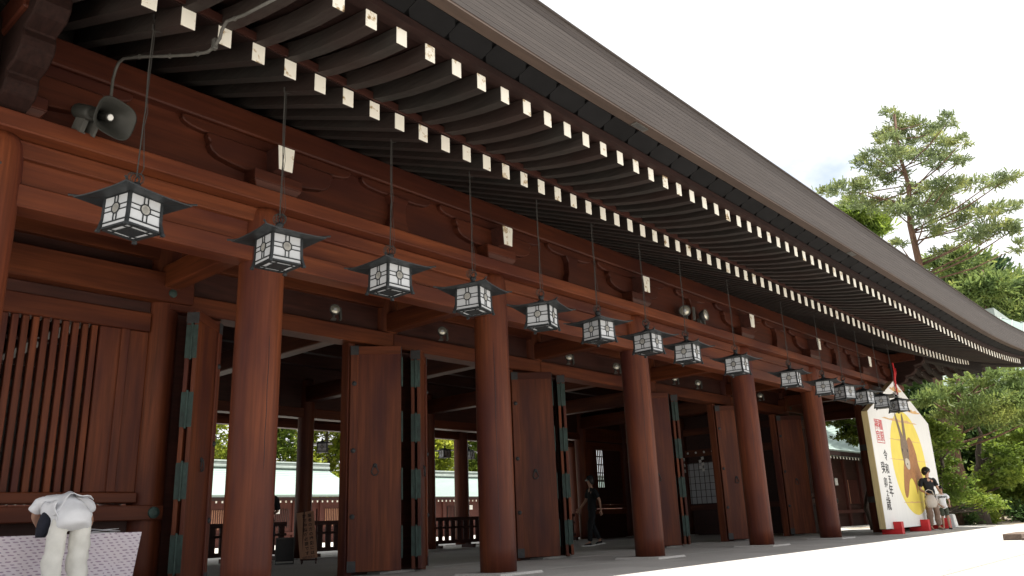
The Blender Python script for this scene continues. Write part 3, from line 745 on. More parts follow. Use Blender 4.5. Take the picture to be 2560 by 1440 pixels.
for i, (x, lab, al) in enumerate(zip(LX, ORD, ALPHA)):
    va = math.atan2(CAM.y - YL, CAM.x - x)           # direction towards the viewer
    # left visible face normal lies alpha clockwise (seen from above) of that direction
    rz = va - R(al) + math.pi / 2
    top = lowz(YL) + lift_d(15.69 - abs(x) * 15.69 / (B1 + 1.95)) - .01
    place_lantern(i == 0, x, YL, ZL, rz, top, 'black hanging lantern with white panes, ' + lab, 'lanterns hanging along the front eave', i)
for i, (x, lab) in enumerate(zip((-2.8, 1.12, 6.37, 7.6), ('far, seen left of the nearest full column', 'far, beside a dark post above the roof', 'far, left one seen through the second doorway', 'far, right one seen through the second doorway'))):
    place_lantern(False, x, YR + 1.45, 3.09, R(20 + 30 * i), lowz(YL) - .01, 'dark hanging lantern under the rear eave, ' + lab, 'lanterns hanging along the rear eave', 50 + i)
# thin wire strung along the lower rafter ends
m = MB(); m.tube([(x, -1.985, 4.63 + lift_d(15.69 - abs(x) * 15.69 / (B1 + 1.95))) for x in [-13.5 + .45 * k for k in range(61)]], .0032, 5)
tag(m.build('bird_wire', 'wire'), 'thin wire strung along the tops of the lower rafter ends', 'wire')

# ================================================================== SPOTLIGHTS, FLOODLIGHTS, HORN
def make_spot():
    t = empty('spotlight')
    MB().lathe([(.03, .02), (.05, .03), (.062, .06), (.066, .10), (.060, .10)], 18, axis='y').build('housing', 'iron', t, smooth=True)
    MB().lathe([(.059, -.1005), (.059, -.096), (.045, -.075), (.018, -.055), (.001, -.05)], 18, axis='y').build('reflector', 'reflector', t, rot=(0, 0, math.pi), smooth=True)
    MB().tube([(.064 * math.cos(a), .1015, .064 * math.sin(a)) for a in [2 * math.pi * j / 20 for j in range(21)]], .006, 6).build('rim', 'pipe', t)
    MB().lathe([(.001, 0), (.022, .006), (.022, .02), (.001, .024)], 10, (0, .08, 0), 'y').build('bulb', 'paper', t)
    MB().box(-.012, .012, -.02, .02, -.085, -.02).box(-.03, .03, -.03, .03, -.093, -.085).build('stalk', 'pipe', t)
    MB().box(-.10, -.075, -.03, .03, -.09, .06).build('bracket_plate', 'pipe', t)
    return t
sp0 = make_spot()
SPX = [(-7.0, 'between the first and second full columns'), (-4.81, 'just left of the second full column'), (-1.33, 'left of the pair beside the third column'), (.317, 'right of the pair beside the third column'), (2.726, 'left of the pair before the fourth column'), (3.827, 'right of the pair before the fourth column'), (7.286, 'at the far right door')]
for i, (x, lab) in enumerate(SPX):
    o = sp0 if i == 0 else copy_tree(sp0)
    o.scale = (1.2,) * 3; o.location = (x, 2.03, 3.71); o.rotation_euler = (R(12), 0, math.atan2(CAM.y - 2, CAM.x - x) - math.pi / 2 + R(14))
    tag(o, 'small round clear spotlight on the door lintel, ' + lab, 'spotlight', 'spotlights on the door lintel')
for i, (x, yaw, lab) in enumerate(((-.42, 8, 'left one facing the viewer'), (.05, -62, 'right one turned away'))):
    o = copy_tree(sp0); o.name = 'floodlight'; o.scale = (1.65,) * 3
    o.location = (x, -.2, 4.205 + .155); o.rotation_euler = (R(5), 0, math.atan2(CAM.y, CAM.x - x) - math.pi / 2 + R(-yaw if i else -8))
    tag(o, 'larger round floodlight on the plate beam below the brackets, ' + lab, 'floodlight', 'floodlights on the plate beam')
o = copy_tree(sp0); o.name = 'floodlight'; o.scale = (1.5,) * 3; o.location = (14.6, -1.9, 4.58); o.rotation_euler = (R(40), 0, R(120))
tag(o, 'small floodlight fixed under the far right corner of the eave', 'floodlight')

hs = empty('horn_speaker', (-11.43, -.50, 4.31)); hs.scale = (1.18,) * 3
HD = (CAM - Vector((-11.36, -.52, 4.30))).normalized()
HD = Vector((.36, -.86, -.36)).normalized()
hs.rotation_euler = HD.to_track_quat('Y', 'Z').to_euler()
def horn(h0, off):
    m = MB(); vs = []; fs = []; n = 28
    prof = [(.035, .033, -.10), (.045, .042, -.02), (.075, .065, .05), (.125, .10, .12), (.175, .135, .165), (.185, .143, .168)]
    for w_, h_, y in prof:
        for k in range(n):
            a = 2 * math.pi * k / n; c, s = math.cos(a), math.sin(a)
            e = .62 + .38 * (1 - min(1, (y + .1) / .25))
            vs.append((math.copysign(abs(c) ** e, c) * (w_ - off), y - off * .5, math.copysign(abs(s) ** e, s) * (h_ - off)))
    for i in range(len(prof) - 1):
        for k in range(n): fs.append((i * n + k, i * n + (k + 1) % n, (i + 1) * n + (k + 1) % n, (i + 1) * n + k))
    return m.add(vs, fs)
ho = horn(0, 0); k0 = len(ho.v); hi = horn(0, .006); n28 = 28
ho.add(hi.v, [f[::-1] for f in hi.f])
nl = 5 * n28
for k in range(n28): ho.f.append((nl + k, nl + (k + 1) % n28, k0 + nl + (k + 1) % n28, k0 + nl + k))
ho.build('horn_bell', 'horn', hs, smooth=True)
MB().lathe([(.001, -.09), (.024, -.09), (.028, .06), (.034, .10), (.034, .108), (.001, .11)], 16, axis='y').build('reflex_cone', 'horn', hs, smooth=True)
MB().lathe([(.001, .1105), (.026, .1105), (.022, .118), (.001, .119)], 14, axis='y').build('centre_cap', 'white_trim', hs)
MB().lathe([(.001, -.26), (.055, -.26), (.062, -.24), (.062, -.11), (.045, -.09), (.001, -.09)], 18, axis='y').build('driver_unit', 'horn', hs, smooth=True)
MB().box(-.02, .02, -.22, -.12, -.16, -.055).box(-.09, -.07, -.24, -.08, -.16, .08).box(-.09, .02, -.22, -.12, -.165, -.155).build('mounting_bracket', 'pipe', hs)
tag(hs, 'dark grey horn loudspeaker on the beam at upper left', 'speaker')
# conduit from the horn up along a rafter to the eave
cp = MB()
path = [(-11.36, -.36, 4.40), (-11.31, -.345, 4.50), (-11.30, -.34, 4.62), (-11.30, -.34, 4.80), (-11.292, -.35, 4.90), (-11.288, -.40, 4.965), (-11.285, -.50, 4.965), (-11.26, -.80, 4.86), (-11.20, -1.2, 4.71), (-11.15, -1.6, 4.565), (-11.125, -1.85, 4.49), (-11.12, -1.95, 4.50), (-11.12, -2.03, 4.54), (-11.118, -2.05, 4.61), (-11.117, -2.12, 4.66), (-11.117, -2.4, 4.58), (-11.117, -2.9, 4.49)]
cp.tube(path, .014, 8)
cd_ = tag(cp.build('conduit', 'pipe', smooth=True), 'bent grey conduit rising from the horn speaker along a rafter', 'conduit')
for p in ((-11.26, -.8, 4.86), (-11.19, -1.28, 4.68), (-11.14, -1.7, 4.535), (-11.117, -2.25, 4.62)):
    MB().lathe([(.019, -.012), (.019, .012)], 10, p, 'y').build('pipe_clip', 'pipe', cd_)
p = Vector((-11.12, -1.95, 4.52)); MB().box(p.x - .02, p.x + .02, p.y - .025, p.y + .025, p.z - .05, p.z + .05).build('junction_box', 'pipe', cd_, bevel=.006)

# ================================================================== VOTIVE PLAQUE
EY = -.62; EB = -.455
em = empty('votive_plaque', (10.5, EY, FL)); ez = -FL
tag(em, 'giant house-shaped white votive plaque painted with a hare on a yellow sun', 'votive plaque')
outl = [(-2.70, .11), (2.70, .11), (2.70, 3.05), (0, 4.12), (-2.70, 3.05)]
MB().prism([(x, z + ez) for x, z in outl], .004, EB - EY).build('board', 'ema_wood', em, bevel=.01)
MB().prism([(x * .998, z + ez) for x, z in outl], .0, .0035).build('white_face', 'ema_white', em)
for x in (-2.05, .25, 2.35):
    f = MB().box(-.10, .10, -.20, .30, 0, .115)
    f.box(-.10, .10, -.20, -.008, .1151, .30)
    f.build('foot', 'ema_red', em, (x, 0, .002), bevel=.006)
def disc(poly, d0, d1, name, mat):
    return MB().prism([(x - 10.5, z + ez) for x, z in poly], d0, d1, 'y').build(name, mat, em)
cx, cz, cr_ = 10.66, 1.82, 1.42
disc([(cx + 1.5 * math.cos(a), cz + cr_ * math.sin(a)) for a in [2 * math.pi * k / 48 for k in range(48)]], -.002, -.0005, 'yellow_sun', 'sun_yellow')
def band(x0, x1, z, h, mat='gold_mist'):
    n = 10
    top = [(x0 + (x1 - x0) * k / n, z + h * math.sin(math.pi * k / n) ** .6 * (.6 + .4 * math.sin(k * 2.1))) for k in range(n + 1)]
    bot = [(x0 + (x1 - x0) * k / n, z - h * .5 * math.sin(math.pi * k / n)) for k in range(n - 1, 0, -1)]
    disc(top + bot, -.0035, -.0022, 'mist_band', mat)
for x0, x1, z, h in ((8.85, 12.0, 2.95, .07), (9.15, 12.1, 2.41, .03), (8.9, 12.45, 1.87, .028), (9.5, 11.4, .735, .03), (9.95, 11.05, 3.84, .12), (11.1, 12.5, 3.30, .08)):
    band(x0, x1, z, h)
def blob(pts, n=5):
    """closed Catmull-Rom outline"""
    o = []; m = len(pts)
    for i in range(m):
        p0, p1, p2, p3 = [Vector(pts[(i + k) % m]) for k in (-1, 0, 1, 2)]
        for k in range(n):
            t = k / n
            o.append(tuple(.5 * ((2 * p1) + (p2 - p0) * t + (2 * p0 - 5 * p1 + 4 * p2 - p3) * t * t + (3 * p1 - p0 - 3 * p2 + p3) * t ** 3)))
    return o
disc(blob([(10.75, 2.45), (11.0, 2.52), (11.22, 2.35), (11.38, 2.05), (11.42, 1.75), (11.75, 1.30), (11.9, 1.1), (11.7, 1.05), (11.4, 1.25), (11.1, 1.35), (10.95, 1.1), (10.88, .95), (10.82, 1.2), (10.6, 1.38), (10.35, 1.3), (10.15, 1.05), (9.95, .87), (9.8, .9), (9.78, 1.1), (9.9, 1.4), (10.05, 1.7), (10.4, 2.1)]), -.006, -.0036, 'hare_body', 'rabbit_brown')
disc(blob([(10.32, 2.50), (10.16, 2.45), (10.07, 2.2), (10.10, 1.92), (10.2, 1.72), (10.4, 1.62), (10.58, 1.68), (10.66, 1.95), (10.72, 2.2), (10.68, 2.45), (10.52, 2.53)]), -.008, -.0062, 'hare_head', 'rabbit_grey')
disc(blob([(10.2, 2.42), (10.08, 2.75), (9.98, 3.02), (10.03, 3.16), (10.15, 3.0), (10.30, 2.7), (10.42, 2.5)]), -.0085, -.0063, 'hare_ear', 'rabbit_grey')
disc(blob([(10.45, 2.5), (10.48, 2.8), (10.55, 3.05), (10.62, 3.19), (10.70, 3.05), (10.70, 2.78), (10.66, 2.48)]), -.0085, -.0064, 'hare_ear', 'rabbit_grey')
disc(blob([(10.22, 1.75), (10.4, 1.62), (10.58, 1.66), (10.62, 1.85), (10.45, 1.92), (10.28, 1.9)]), -.0095, -.0082, 'hare_muzzle', 'rabbit_pale')
for x in (10.17, 10.60): disc([(x + .035 * math.cos(a), 2.14 + .05 * math.sin(a)) for a in [2 * math.pi * k / 12 for k in range(12)]], -.0095, -.0083, 'hare_eye', 'ink')
disc(blob([(10.36, 1.78), (10.44, 1.78), (10.40, 1.73)]), -.0105, -.0096, 'hare_nose', 'ink')
for ch, x, z, s in (('令', 8.66, 1.93, .30), ('和', 8.63, 1.58, .28), ('五', 8.68, 1.31, .24), ('年', 8.65, 1.02, .34), ('癸', 8.32, 1.60, .32), ('卯', 8.32, 1.23, .28), ('之', 8.33, .97, .18), ('歳', 8.29, .70, .36)):
    text_mesh('brushed_character', ch, s, 'ink', em, (x - 10.5, -.002, z + ez), (R(90), rnd.uniform(-.05, .05), 0), .0015, bold=.004)
for ch, x, z in (('橿', 8.64, 2.72), ('原', 8.64, 2.42), ('神', 8.35, 2.72), ('宮', 8.35, 2.42)):
    text_mesh('seal_character', ch, .29, 'seal_ink', em, (x - 10.5, -.002, z + ez), (R(90), 0, 0), .0015, bold=.003)
sm = MB()
for x0, x1, z0, z1 in ((8.19, 8.80, 2.855, 2.875), (8.19, 8.80, 2.255, 2.275), (8.19, 8.21, 2.2751, 2.8549), (8.78, 8.80, 2.2751, 2.8549)): sm.box(x0 - 10.5, x1 - 10.5, -.003, -.0005, z0 + ez, z1 + ez)
sm.build('seal_frame', 'seal_ink', em)
rp_ = MB().tube([(0, -.02, 4.13 + ez), (-.02, -.06, 4.35 + ez), (-.01, -.05, 4.62 + ez)], [.03, .024, .02], 8).tube([(0, -.02, 4.13 + ez), (.10, -.06, 4.35 + ez), (.16, -.05, 4.48 + ez)], [.03, .02, .014], 8).tube([(0, -.03, 4.15 + ez), (.0, -.03, 3.7 + ez)], [.03, .012], 6)
rp_.build('red_cord', 'ema_red', em)
for k in range(9):
    x = -.42 + k * .105; h = .10 + .07 * math.sin(k * 2.3)
    MB().prism([(x - .02, 3.60 + ez), (x + .02, 3.60 + ez), (x + .012, 3.60 + h + ez), (x - .008, 3.60 + h + ez)], -.003, -.0006, 'y').build('brush_stroke', 'ink', em)
# pale wraps round the column behind the plaque
for z0, z1, lab in ((2.15, 2.31, 'upper'), (.77, .93, 'lower')):
    tag(MB().lathe([(.2445, 0), (.250, .01), (.250, z1 - z0 - .01), (.2445, z1 - z0)], 32).build('column_wrap', 'pipe', None, (B2, 0, z0), smooth=True), f'{lab} pale grey wrap round the column behind the votive plaque', 'wrap', 'wraps on the column behind the plaque')

# ================================================================== TABLE, SIGN, STAND
tb = empty('cloth_table', (-11.05, 1.5, FL)); tag(tb, 'long table under a printed pink and grey cloth below the barred window', 'table')
MB().box(-1.15, 1.08, -.3, .3, .66, .69).build('table_top', 'cloth_cream', tb)
for sx in (-1.05, 1.0):
    for sy in (-.25, .25): MB().box(sx - .02, sx + .02, sy - .02, sy + .02, 0, .66).build('leg', 'iron', tb)
m = MB(); vs = []; fs = []
nx, nzv = 60, 8
for j in range(nzv + 1):
    z = .695 - .68 * j / nzv
    for i in range(nx + 1):
        x = -1.17 + 2.27 * i / nx; k = j / nzv
        vs.append((x - (.05 * k if i == nx else 0) - .04 * k * max(0, (i - nx + 6) / 6), -.305 - .012 * k * math.sin(i * .9) - .01 * k, z))
for j in range(nzv):
    for i in range(nx): a = j * (nx + 1) + i; fs.append((a, a + 1, a + nx + 2, a + nx + 1))
o = len(vs)
vs += [(-1.17, .3, .695), (1.10, .3, .695)]
fs.append(tuple(range(nx + 1)) + (o + 1, o))
vs += [(1.10, .3, .02)]; fs.append((nx, nzv * (nx + 1) + nx, o + 2, o + 1))
m.add(vs, fs).build('printed_cloth', 'printed_cloth', tb)
for i, (x, y, rz, lab) in enumerate(((-10.35, 1.36, .2, 'right of the bending person'), (-11.95, 1.40, -.1, 'at the left end'))):
    pp = MB()
    for k in range(4):
        a = rnd.uniform(-.15, .15); c, s_ = math.cos(a), math.sin(a)
        q = [(-.15, -.1), (.15, -.1), (.15, .1), (-.15, .1)]
        pts = [(x0 * c - y0 * s_ + .02 * k, x0 * s_ + y0 * c, .004 * k + (.03 if (x0 > 0) == (k % 2 == 0) else 0) * (k > 1)) for x0, y0 in q]
        pp.hexa([(a_, b_, c_) for a_, b_, c_ in pts] + [(a_, b_, c_ + .0025) for a_, b_, c_ in pts])
    tag(pp.build('paper_sheets', 'cloth_white', None, (x, y, FL + .698), (0, 0, rz)), f'loose white sheets of paper on the table {lab}', 'papers', 'papers on the cloth table')
# easel sign
sg = empty('easel_sign', (-3.88, 6.98, FL), R(-36)); tag(sg, 'narrow brown easel sign with dark vertical writing inside the doorway', 'sign')
bd = MB().box(-.175, .175, -.012, .012, 0, .95).build('sign_board', 'sign_board', sg, (0, -.04, .10), (R(-12), R(-7), 0), bevel=.004)
for k, ch in enumerate('業者の方の撮影には'): text_mesh('sign_character', ch, .082, 'sign_ink', bd, (.085, -.0125, .86 - k * .094), (R(90), 0, 0), .001, bold=.002)
for k, ch in enumerate('許可申請が必要です'): text_mesh('sign_character', ch, .082, 'sign_ink', bd, (-.02, -.0125, .86 - k * .094), (R(90), 0, 0), .001, bold=.002)
text_mesh('sign_character', '橿原神宮庁', .05, 'sign_ink', bd, (.0, -.0125, .03), (R(90), 0, 0), .001)
for x in (-.14, .14):
    MB().tube([(x, -.05, 0), (x * .9, .16, 1.08)], .016, 6).build('front_leg', 'wood_dark', sg)
    MB().tube([(x * .9, .17, 1.06), (x, .50, 0)], .014, 6).build('rear_leg', 'wood_dark', sg)
MB().box(-.17, .17, -.055, -.02, .07, .10).build('ledge', 'wood_dark', sg)
# low notice stand
ns = empty('notice_stand', (-4.05, 7.6, FL), R(-30)); tag(ns, 'low black notice stand with pale metal rim behind the nearest column', 'stand')
MB().prism([(-.19, 0), (.19, 0), (.19, .03), (-.19, .03)], -.03, .03).build('stand_foot', 'black_metal', ns)
MB().box(-.17, .17, -.015, .01, .06, .50).build('panel', 'black_cabinet', ns)
for x0, x1, z0, z1 in ((-.19, .19, .50, .53), (-.19, -.17, .03, .50), (.17, .19, .03, .50)): MB().box(x0, x1, -.018, .014, z0, z1).build('rim', 'pipe', ns)

# ================================================================== PEOPLE
WRINKLE = bpy.data.textures.new('wrinkle', 'CLOUDS'); WRINKLE.noise_scale = .10; WRINKLE.noise_depth = 2
def skin_obj(name, chains, mat, parent, sub=1, loc=(0, 0, 0), rot=(0, 0, 0)):
    """chains: list of [(co, (rx, ry)) ...] as paths; equal first points are welded"""
    vs, rs, es, idx, roots = [], [], [], {}, []
    for ch in chains:
        prev = None
        for j, (co, r) in enumerate(ch):
            key = tuple(round(c, 4) for c in co)
            if key not in idx:
                idx[key] = len(vs); vs.append(co); rs.append(r if isinstance(r, tuple) else (r, r))
                if j == 0: roots.append(idx[key])
            if prev is not None and prev != idx[key]: es.append((prev, idx[key]))
            prev = idx[key]
    me = bpy.data.meshes.new(name); me.from_pydata(vs, es, [])
    ob = bpy.data.objects.new(name, me); COL.objects.link(ob)
    md = ob.modifiers.new('skin', 'SKIN'); md.use_smooth_shade = True; md.branch_smoothing = .6
    sl = me.skin_vertices[0].data
    for i, r in enumerate(rs): sl[i].radius = r; sl[i].use_root = i in roots
    cloth = mat.startswith('cloth') and name != 'shoe'
    sub += cloth
    sb = ob.modifiers.new('sub', 'SUBSURF'); sb.levels = sub; sb.render_levels = sub
    if cloth:
        dp = ob.modifiers.new('wrinkles', 'DISPLACE'); dp.texture = WRINKLE; dp.strength = .05; dp.mid_level = .5; dp.texture_coords = 'LOCAL'
    dg = bpy.context.evaluated_depsgraph_get(); dg.update()
    res = bpy.data.meshes.new_from_object(ob.evaluated_get(dg)); res.name = name
    bpy.data.objects.remove(ob); bpy.data.meshes.remove(me)
    res.materials.clear()
    return link(name, res, mat, parent, loc, rot)
def lerp(a, b, t): return tuple(x + (y - x) * t for x, y in zip(a, b))
def hand_chains(wr, el, thumb, r=.0085, ln=.16):
    """palm and five curled fingers continuing the forearm direction"""
    d = (Vector(wr) - Vector(el)).normalized(); side = Vector(thumb); side = (side - d * side.dot(d)).normalized(); palm_n = d.cross(side)
    w_ = Vector(wr); ch = []
    pm_ = w_ + d * .05; ch.append([(tuple(wr), (.024, .018)), (tuple(pm_), (.034, .016)), (tuple(w_ + d * .085), (.032, .013))])
    for k, (off, l) in enumerate(((.028, .068), (.010, .078), (-.009, .072), (-.027, .056))):
        b = w_ + d * .078 + side * off; m_ = b + d * l * .5 + palm_n * .010; e = b + d * l * .88 + palm_n * .034
        ch.append([(tuple(b), r), (tuple(m_), r * .95), (tuple(e), r * .75)])
    b = w_ + d * .03 + side * .024; ch.append([(tuple(b), r * 1.25), (tuple(b + d * .03 + side * .026), r * 1.1), (tuple(b + d * .058 + side * .030 + palm_n * .012), r * .85)])
    return ch
def figure(root, J, c):
    """J: joints in metres; c: clothing and sizes"""
    k = c.get('k', 1.0)
    def r(x, y=None): return (x * k, (y if y is not None else x) * k)
    P, S, Cc, N, Hb, Hm, Ht = (J[n] for n in ('pelvis', 'spine', 'chest', 'neck', 'jaw', 'head', 'crown'))
    body = [[(P, r(.125, .095)), (S, r(.112, .085)), (Cc, r(.130, .090)), (N, r(.046)), (Hb, r(.062, .068)), (Hm, r(.076, .092)), (Ht, r(.052, .066))]]
    for s in 'LR':
        body.append([(Cc, r(.130, .090)), (J['sh' + s], r(.052)), (lerp(J['sh' + s], J['el' + s], .5), r(.042)), (J['el' + s], r(.036)), (lerp(J['el' + s], J['wr' + s], .4), r(.033)), (J['wr' + s], r(.023, .02))])
        body.append([(P, r(.125, .095)), (J['hip' + s], r(.082)), (lerp(J['hip' + s], J['kn' + s], .5), r(.070)), (J['kn' + s], r(.052)), (lerp(J['kn' + s], J['an' + s], .35), r(.050)), (J['an' + s], r(.034)), (J['toe' + s], r(.032, .024))])
        body += hand_chains(J['wr' + s], J['el' + s], c.get('thumb' + s, (0, -1, 0)), .0085 * max(.75, k))
    b = skin_obj('body', body, 'skin', root)
    # shirt
    if 'shirt_path' in c: sh = [[(co, r(*rr)) for co, rr in c['shirt_path']] + [(Cc, r(.150, .112)), (lerp(Cc, N, .9), r(.066, .064))]]
    else: sh = [[(lerp(P, S, c.get('hem', -.75)), r(*c.get('shirt_hem', (.158, .125)))), (P, r(.158, .124)), (S, r(.146, .114)), (Cc, r(.152, .112)), (lerp(Cc, N, .92), r(.064, .062))]]
    for s in 'LR':
        sh.append([(Cc, r(.152, .112)), (J['sh' + s], r(.082)), (lerp(J['sh' + s], J['el' + s], .4), r(.070)), (lerp(J['sh' + s], J['el' + s], c.get('sleeve', .55)), r(.066))])
    skin_obj('shirt', sh, c['shirt'], root)
    # trousers
    t = [[(lerp(P, S, .95), r(.118, .092)), (lerp(P, S, .45), r(.128, .100)), (P, r(.138, .110))]]
    fl = c.get('flare', 1.0)
    if 'seat' in c: t.append([(P, r(.138, .110)), (c['seat'], r(.115, .105))])
    for s in 'LR':
        q = [(P, r(.138, .110)), (J['hip' + s], r(.098)), (lerp(J['hip' + s], J['kn' + s], .5), r(.086))]
        if c.get('short'): q.append((lerp(J['hip' + s], J['kn' + s], .92), r(.092)))
        else: q += [(J['kn' + s], r(.070 * fl)), (lerp(J['kn' + s], J['an' + s], .5), r(.064 * fl)), (lerp(J['kn' + s], J['an' + s], .93), r(.058 * fl))]
        t.append(q)
    skin_obj('trousers', t, c['trousers'], root)
    for s in 'LR':
        a, to = Vector(J['an' + s]), Vector(J['toe' + s]); d = (to - a); d.z = 0; d.normalize()
        sh_ = skin_obj('shoe', [[(tuple(a - d * .05 * k + Vector((0, 0, -.035 * k))), r(.040, .036)), (tuple(a + d * .06 * k + Vector((0, 0, -.04 * k))), r(.046, .032)), (tuple(to + d * .02 * k), r(.040, .024))]], c.get('shoe', 'cloth_black'), root)
        if c.get('sole'):
            n = Vector((-d.y, d.x, 0)); zz = Vector((0, 0, 1)); up = (to - a).cross(n).normalized()
            p0 = a - d * .10 * k + Vector((0, 0, -.080 * k)); p1 = to + d * .07 * k + Vector((0, 0, -.028 * k)); ww = .045 * k
            MB().hexa([p0 - n * ww, p1 - n * ww, p1 + n * ww, p0 + n * ww, p0 - n * ww + zz * .022, p1 - n * ww + zz * .022, p1 + n * ww + zz * .022, p0 + n * ww + zz * .022]).build('sole', c['sole'], root)
    # head details in the head's own frame
    up = (Vector(Ht) - Vector(Hb)).normalized(); fw = Vector(c.get('face', (0, -1, 0))); fw = (fw - up * fw.dot(up)).normalized(); rt = fw.cross(up)
    hc = (Vector(Hb) + Vector(Ht)) / 2 + up * .01 * k
    fm = Matrix((rt, -fw, up)).transposed().to_4x4(); fm.translation = hc
    def hp(x, y, z): return tuple(fm @ Vector((x * k, y * k, z * k)))
    MB().tube([hp(0, -.085, .018), hp(0, -.104, -.012), hp(0, -.088, -.022)], [.006 * k, .012 * k, .007 * k], 6).build('nose', 'skin', b, smooth=True)
    for sx in (-1, 1):
        MB().lathe([(.001, -.006), (.008, -.004), (.010, 0), (.008, .004), (.001, .006)], 8, hp(sx * .030, -.084, .012)).build('eye', 'hair', b)
        MB().tube([hp(sx * .082, .005, .022), hp(sx * .094, .012, .0), hp(sx * .080, .006, -.028)], [.008 * k, .012 * k, .008 * k], 6).build('ear', 'skin', b, smooth=True)
    MB().tube([hp(-.02, -.082, -.045), hp(0, -.088, -.046), hp(.02, -.082, -.045)], .0045 * k, 5).build('mouth', 'seal_ink', b)
    # hair cap: ellipsoid shell cut away over the face
    vs, fs = [], []; nu, nv = 20, 12; low = c.get('hair_low', -.35)
    for j in range(nv + 1):
        th = math.pi * .5 * (1 - j / nv * 1.0) if False else math.pi * (j / nv) * .78
        for i in range(nu):
            ph = 2 * math.pi * i / nu
            front = max(0, -math.sin(ph)) ** 1.2                      # -y is the face
            t_ = th * (1 - .47 * front)
            x, y, z = math.sin(t_) * math.cos(ph), math.sin(t_) * math.sin(ph), math.cos(t_)
            kk = 1 + .04 * math.sin(7 * ph + 3 * th)
            vs.append(hp(x * .094 * kk, y * .112 * kk + .006, z * .122 * kk + .006))
    for j in range(nv):
        for i in range(nu): fs.append((j * nu + i, j * nu + (i + 1) % nu, (j + 1) * nu + (i + 1) % nu, (j + 1) * nu + i))
    hr = MB().add(vs, fs).build('hair', c.get('hair', 'hair'), root, smooth=True)
    so_ = hr.modifiers.new('solid', 'SOLIDIFY'); so_.thickness = .012 * k; so_.offset = 0
    return fm, hp, b
def stand_joints(h, foot=.10, lift=0):
    q = h / 1.70
    def v(x, y, z): return (x * q, y * q, z * q)
    J = dict(pelvis=v(0, 0, .93), spine=v(0, .0, 1.10), chest=v(0, .0, 1.30), neck=v(0, -.01, 1.45), jaw=v(0, -.025, 1.52), head=v(0, -.015, 1.60), crown=v(0, -.01, 1.655))
    for s, m in (('L', 1), ('R', -1)):
        J['sh' + s] = v(m * .175, 0, 1.38); J['el' + s] = v(m * .225, .02, 1.10); J['wr' + s] = v(m * .235, -.05, .87)
        J['hip' + s] = v(m * .085, 0, .90); J['kn' + s] = v(m * foot, -.01, .49); J['an' + s] = v(m * (foot + .01), .02, .085); J['toe' + s] = v(m * (foot + .04), -.13, .03)
    return J
def face_dir(d): return math.atan2(d[1], d[0]) + math.pi / 2
# woman in black t-shirt
wp = empty('person', (11.15, -.86, FL), face_dir((-.75, -.65))); tag(wp, 'adult in black T-shirt and taupe trousers standing with a pale bag before the votive plaque', 'person')
J = stand_joints(1.69); J['elL'] = (.24, -.03, 1.10); J['wrL'] = (.20, -.20, 1.02); J['elR'] = (-.25, .0, 1.10); J['wrR'] = (-.16, -.19, .99)
figure(wp, J, dict(shirt='cloth_black', trousers='cloth_taupe', flare=1.25, shoe='cloth_taupe', face=(.75, -.55, 0), sleeve=.75, thumbL=(-1, 0, 0), thumbR=(1, 0, 0)))
bgm = MB(); vs = []; fs = []
for j in range(9):
    t = j / 8; w_ = .17 * math.sin(math.pi * (.18 + .74 * t)) ** .6; d_ = .10 * math.sin(math.pi * (.15 + .75 * t)) ** .7
    for i in range(18):
        a = 2 * math.pi * i / 18; kx = 1 + .05 * math.sin(3 * a + j)
        vs.append((w_ * math.cos(a) * kx, d_ * math.sin(a) * kx, -.32 + .34 * t))
fs = [(j * 18 + i, j * 18 + (i + 1) % 18, (j + 1) * 18 + (i + 1) % 18, (j + 1) * 18 + i) for j in range(8) for i in range(18)] + [tuple(range(18))[::-1], tuple(range(8 * 18, 9 * 18))]
bg_ = bgm.add(vs, fs).build('shoulder_bag', 'cloth_beige', None, (10.62, -1.0, FL + .93), (0, 0, R(-40)), smooth=True)
tag(bg_, 'pale slouchy cloth bag held by the adult in black T-shirt', 'bag')
MB().tube([(-.13, 0, -.02), (-.10, .02, .12), (0, .04, .16), (.10, .02, .12), (.13, 0, -.02)], .012, 6).build('handle', 'cloth_beige', bg_)
# boy
bp_ = empty('person', (11.72, -1.0, FL), face_dir((-.88, -.48))); tag(bp_, 'child in white T-shirt and olive shorts standing before the votive plaque', 'person')
J = stand_joints(1.17); J['elL'] = (.18, .0, .78); J['wrL'] = (.14, -.12, .70); J['elR'] = (-.19, .0, .78); J['wrR'] = (-.10, -.12, .66)
figure(bp_, J, dict(shirt='cloth_white', trousers='cloth_olive', short=True, k=.74, face=(.25, -.95, 0), shoe='cloth_navy', sleeve=.7, shirt_hem=(.165, .125), thumbL=(-1, 0, 0), thumbR=(1, 0, 0)))
text_mesh('shirt_print', 'JAPAN', .075, 'ink', bp_, (0, -.092, .885), (R(90), 0, 0), .006, bold=.002)
# man walking inside
mp_ = empty('person', (3.35, 5.1, FL), face_dir((-.80, .45))); tag(mp_, 'person in black polo shirt, black trousers and cap walking inside the hall', 'person')
J = stand_joints(1.71); J.update(kneL=0) if False else None
J['hipL'] = (.085, 0, .90); J['knL'] = (.10, -.13, .51); J['anL'] = (.10, -.17, .09); J['toeL'] = (.11, -.32, .035)
J['knR'] = (-.09, .02, .49); J['anR'] = (-.10, .22, .13); J['toeR'] = (-.10, .09, .04)
J['elL'] = (.25, .10, 1.12); J['wrL'] = (.26, .12, .88); J['elR'] = (-.25, -.06, 1.12); J['wrR'] = (-.24, -.24, .93)
fm, hp, b = figure(mp_, J, dict(shirt='cloth_black', trousers='cloth_black', flare=1.1, shoe='cloth_black', sole='white_trim', sleeve=.8, face=(.1, -1, 0)))
MB().lathe([(.100, .0), (.102, .03), (.085, .075), (.04, .10), (.001, .105)], 18).build('cap', 'cloth_black', mp_, (fm.translation.x, fm.translation.y + .005, fm.translation.z + .045), smooth=True)
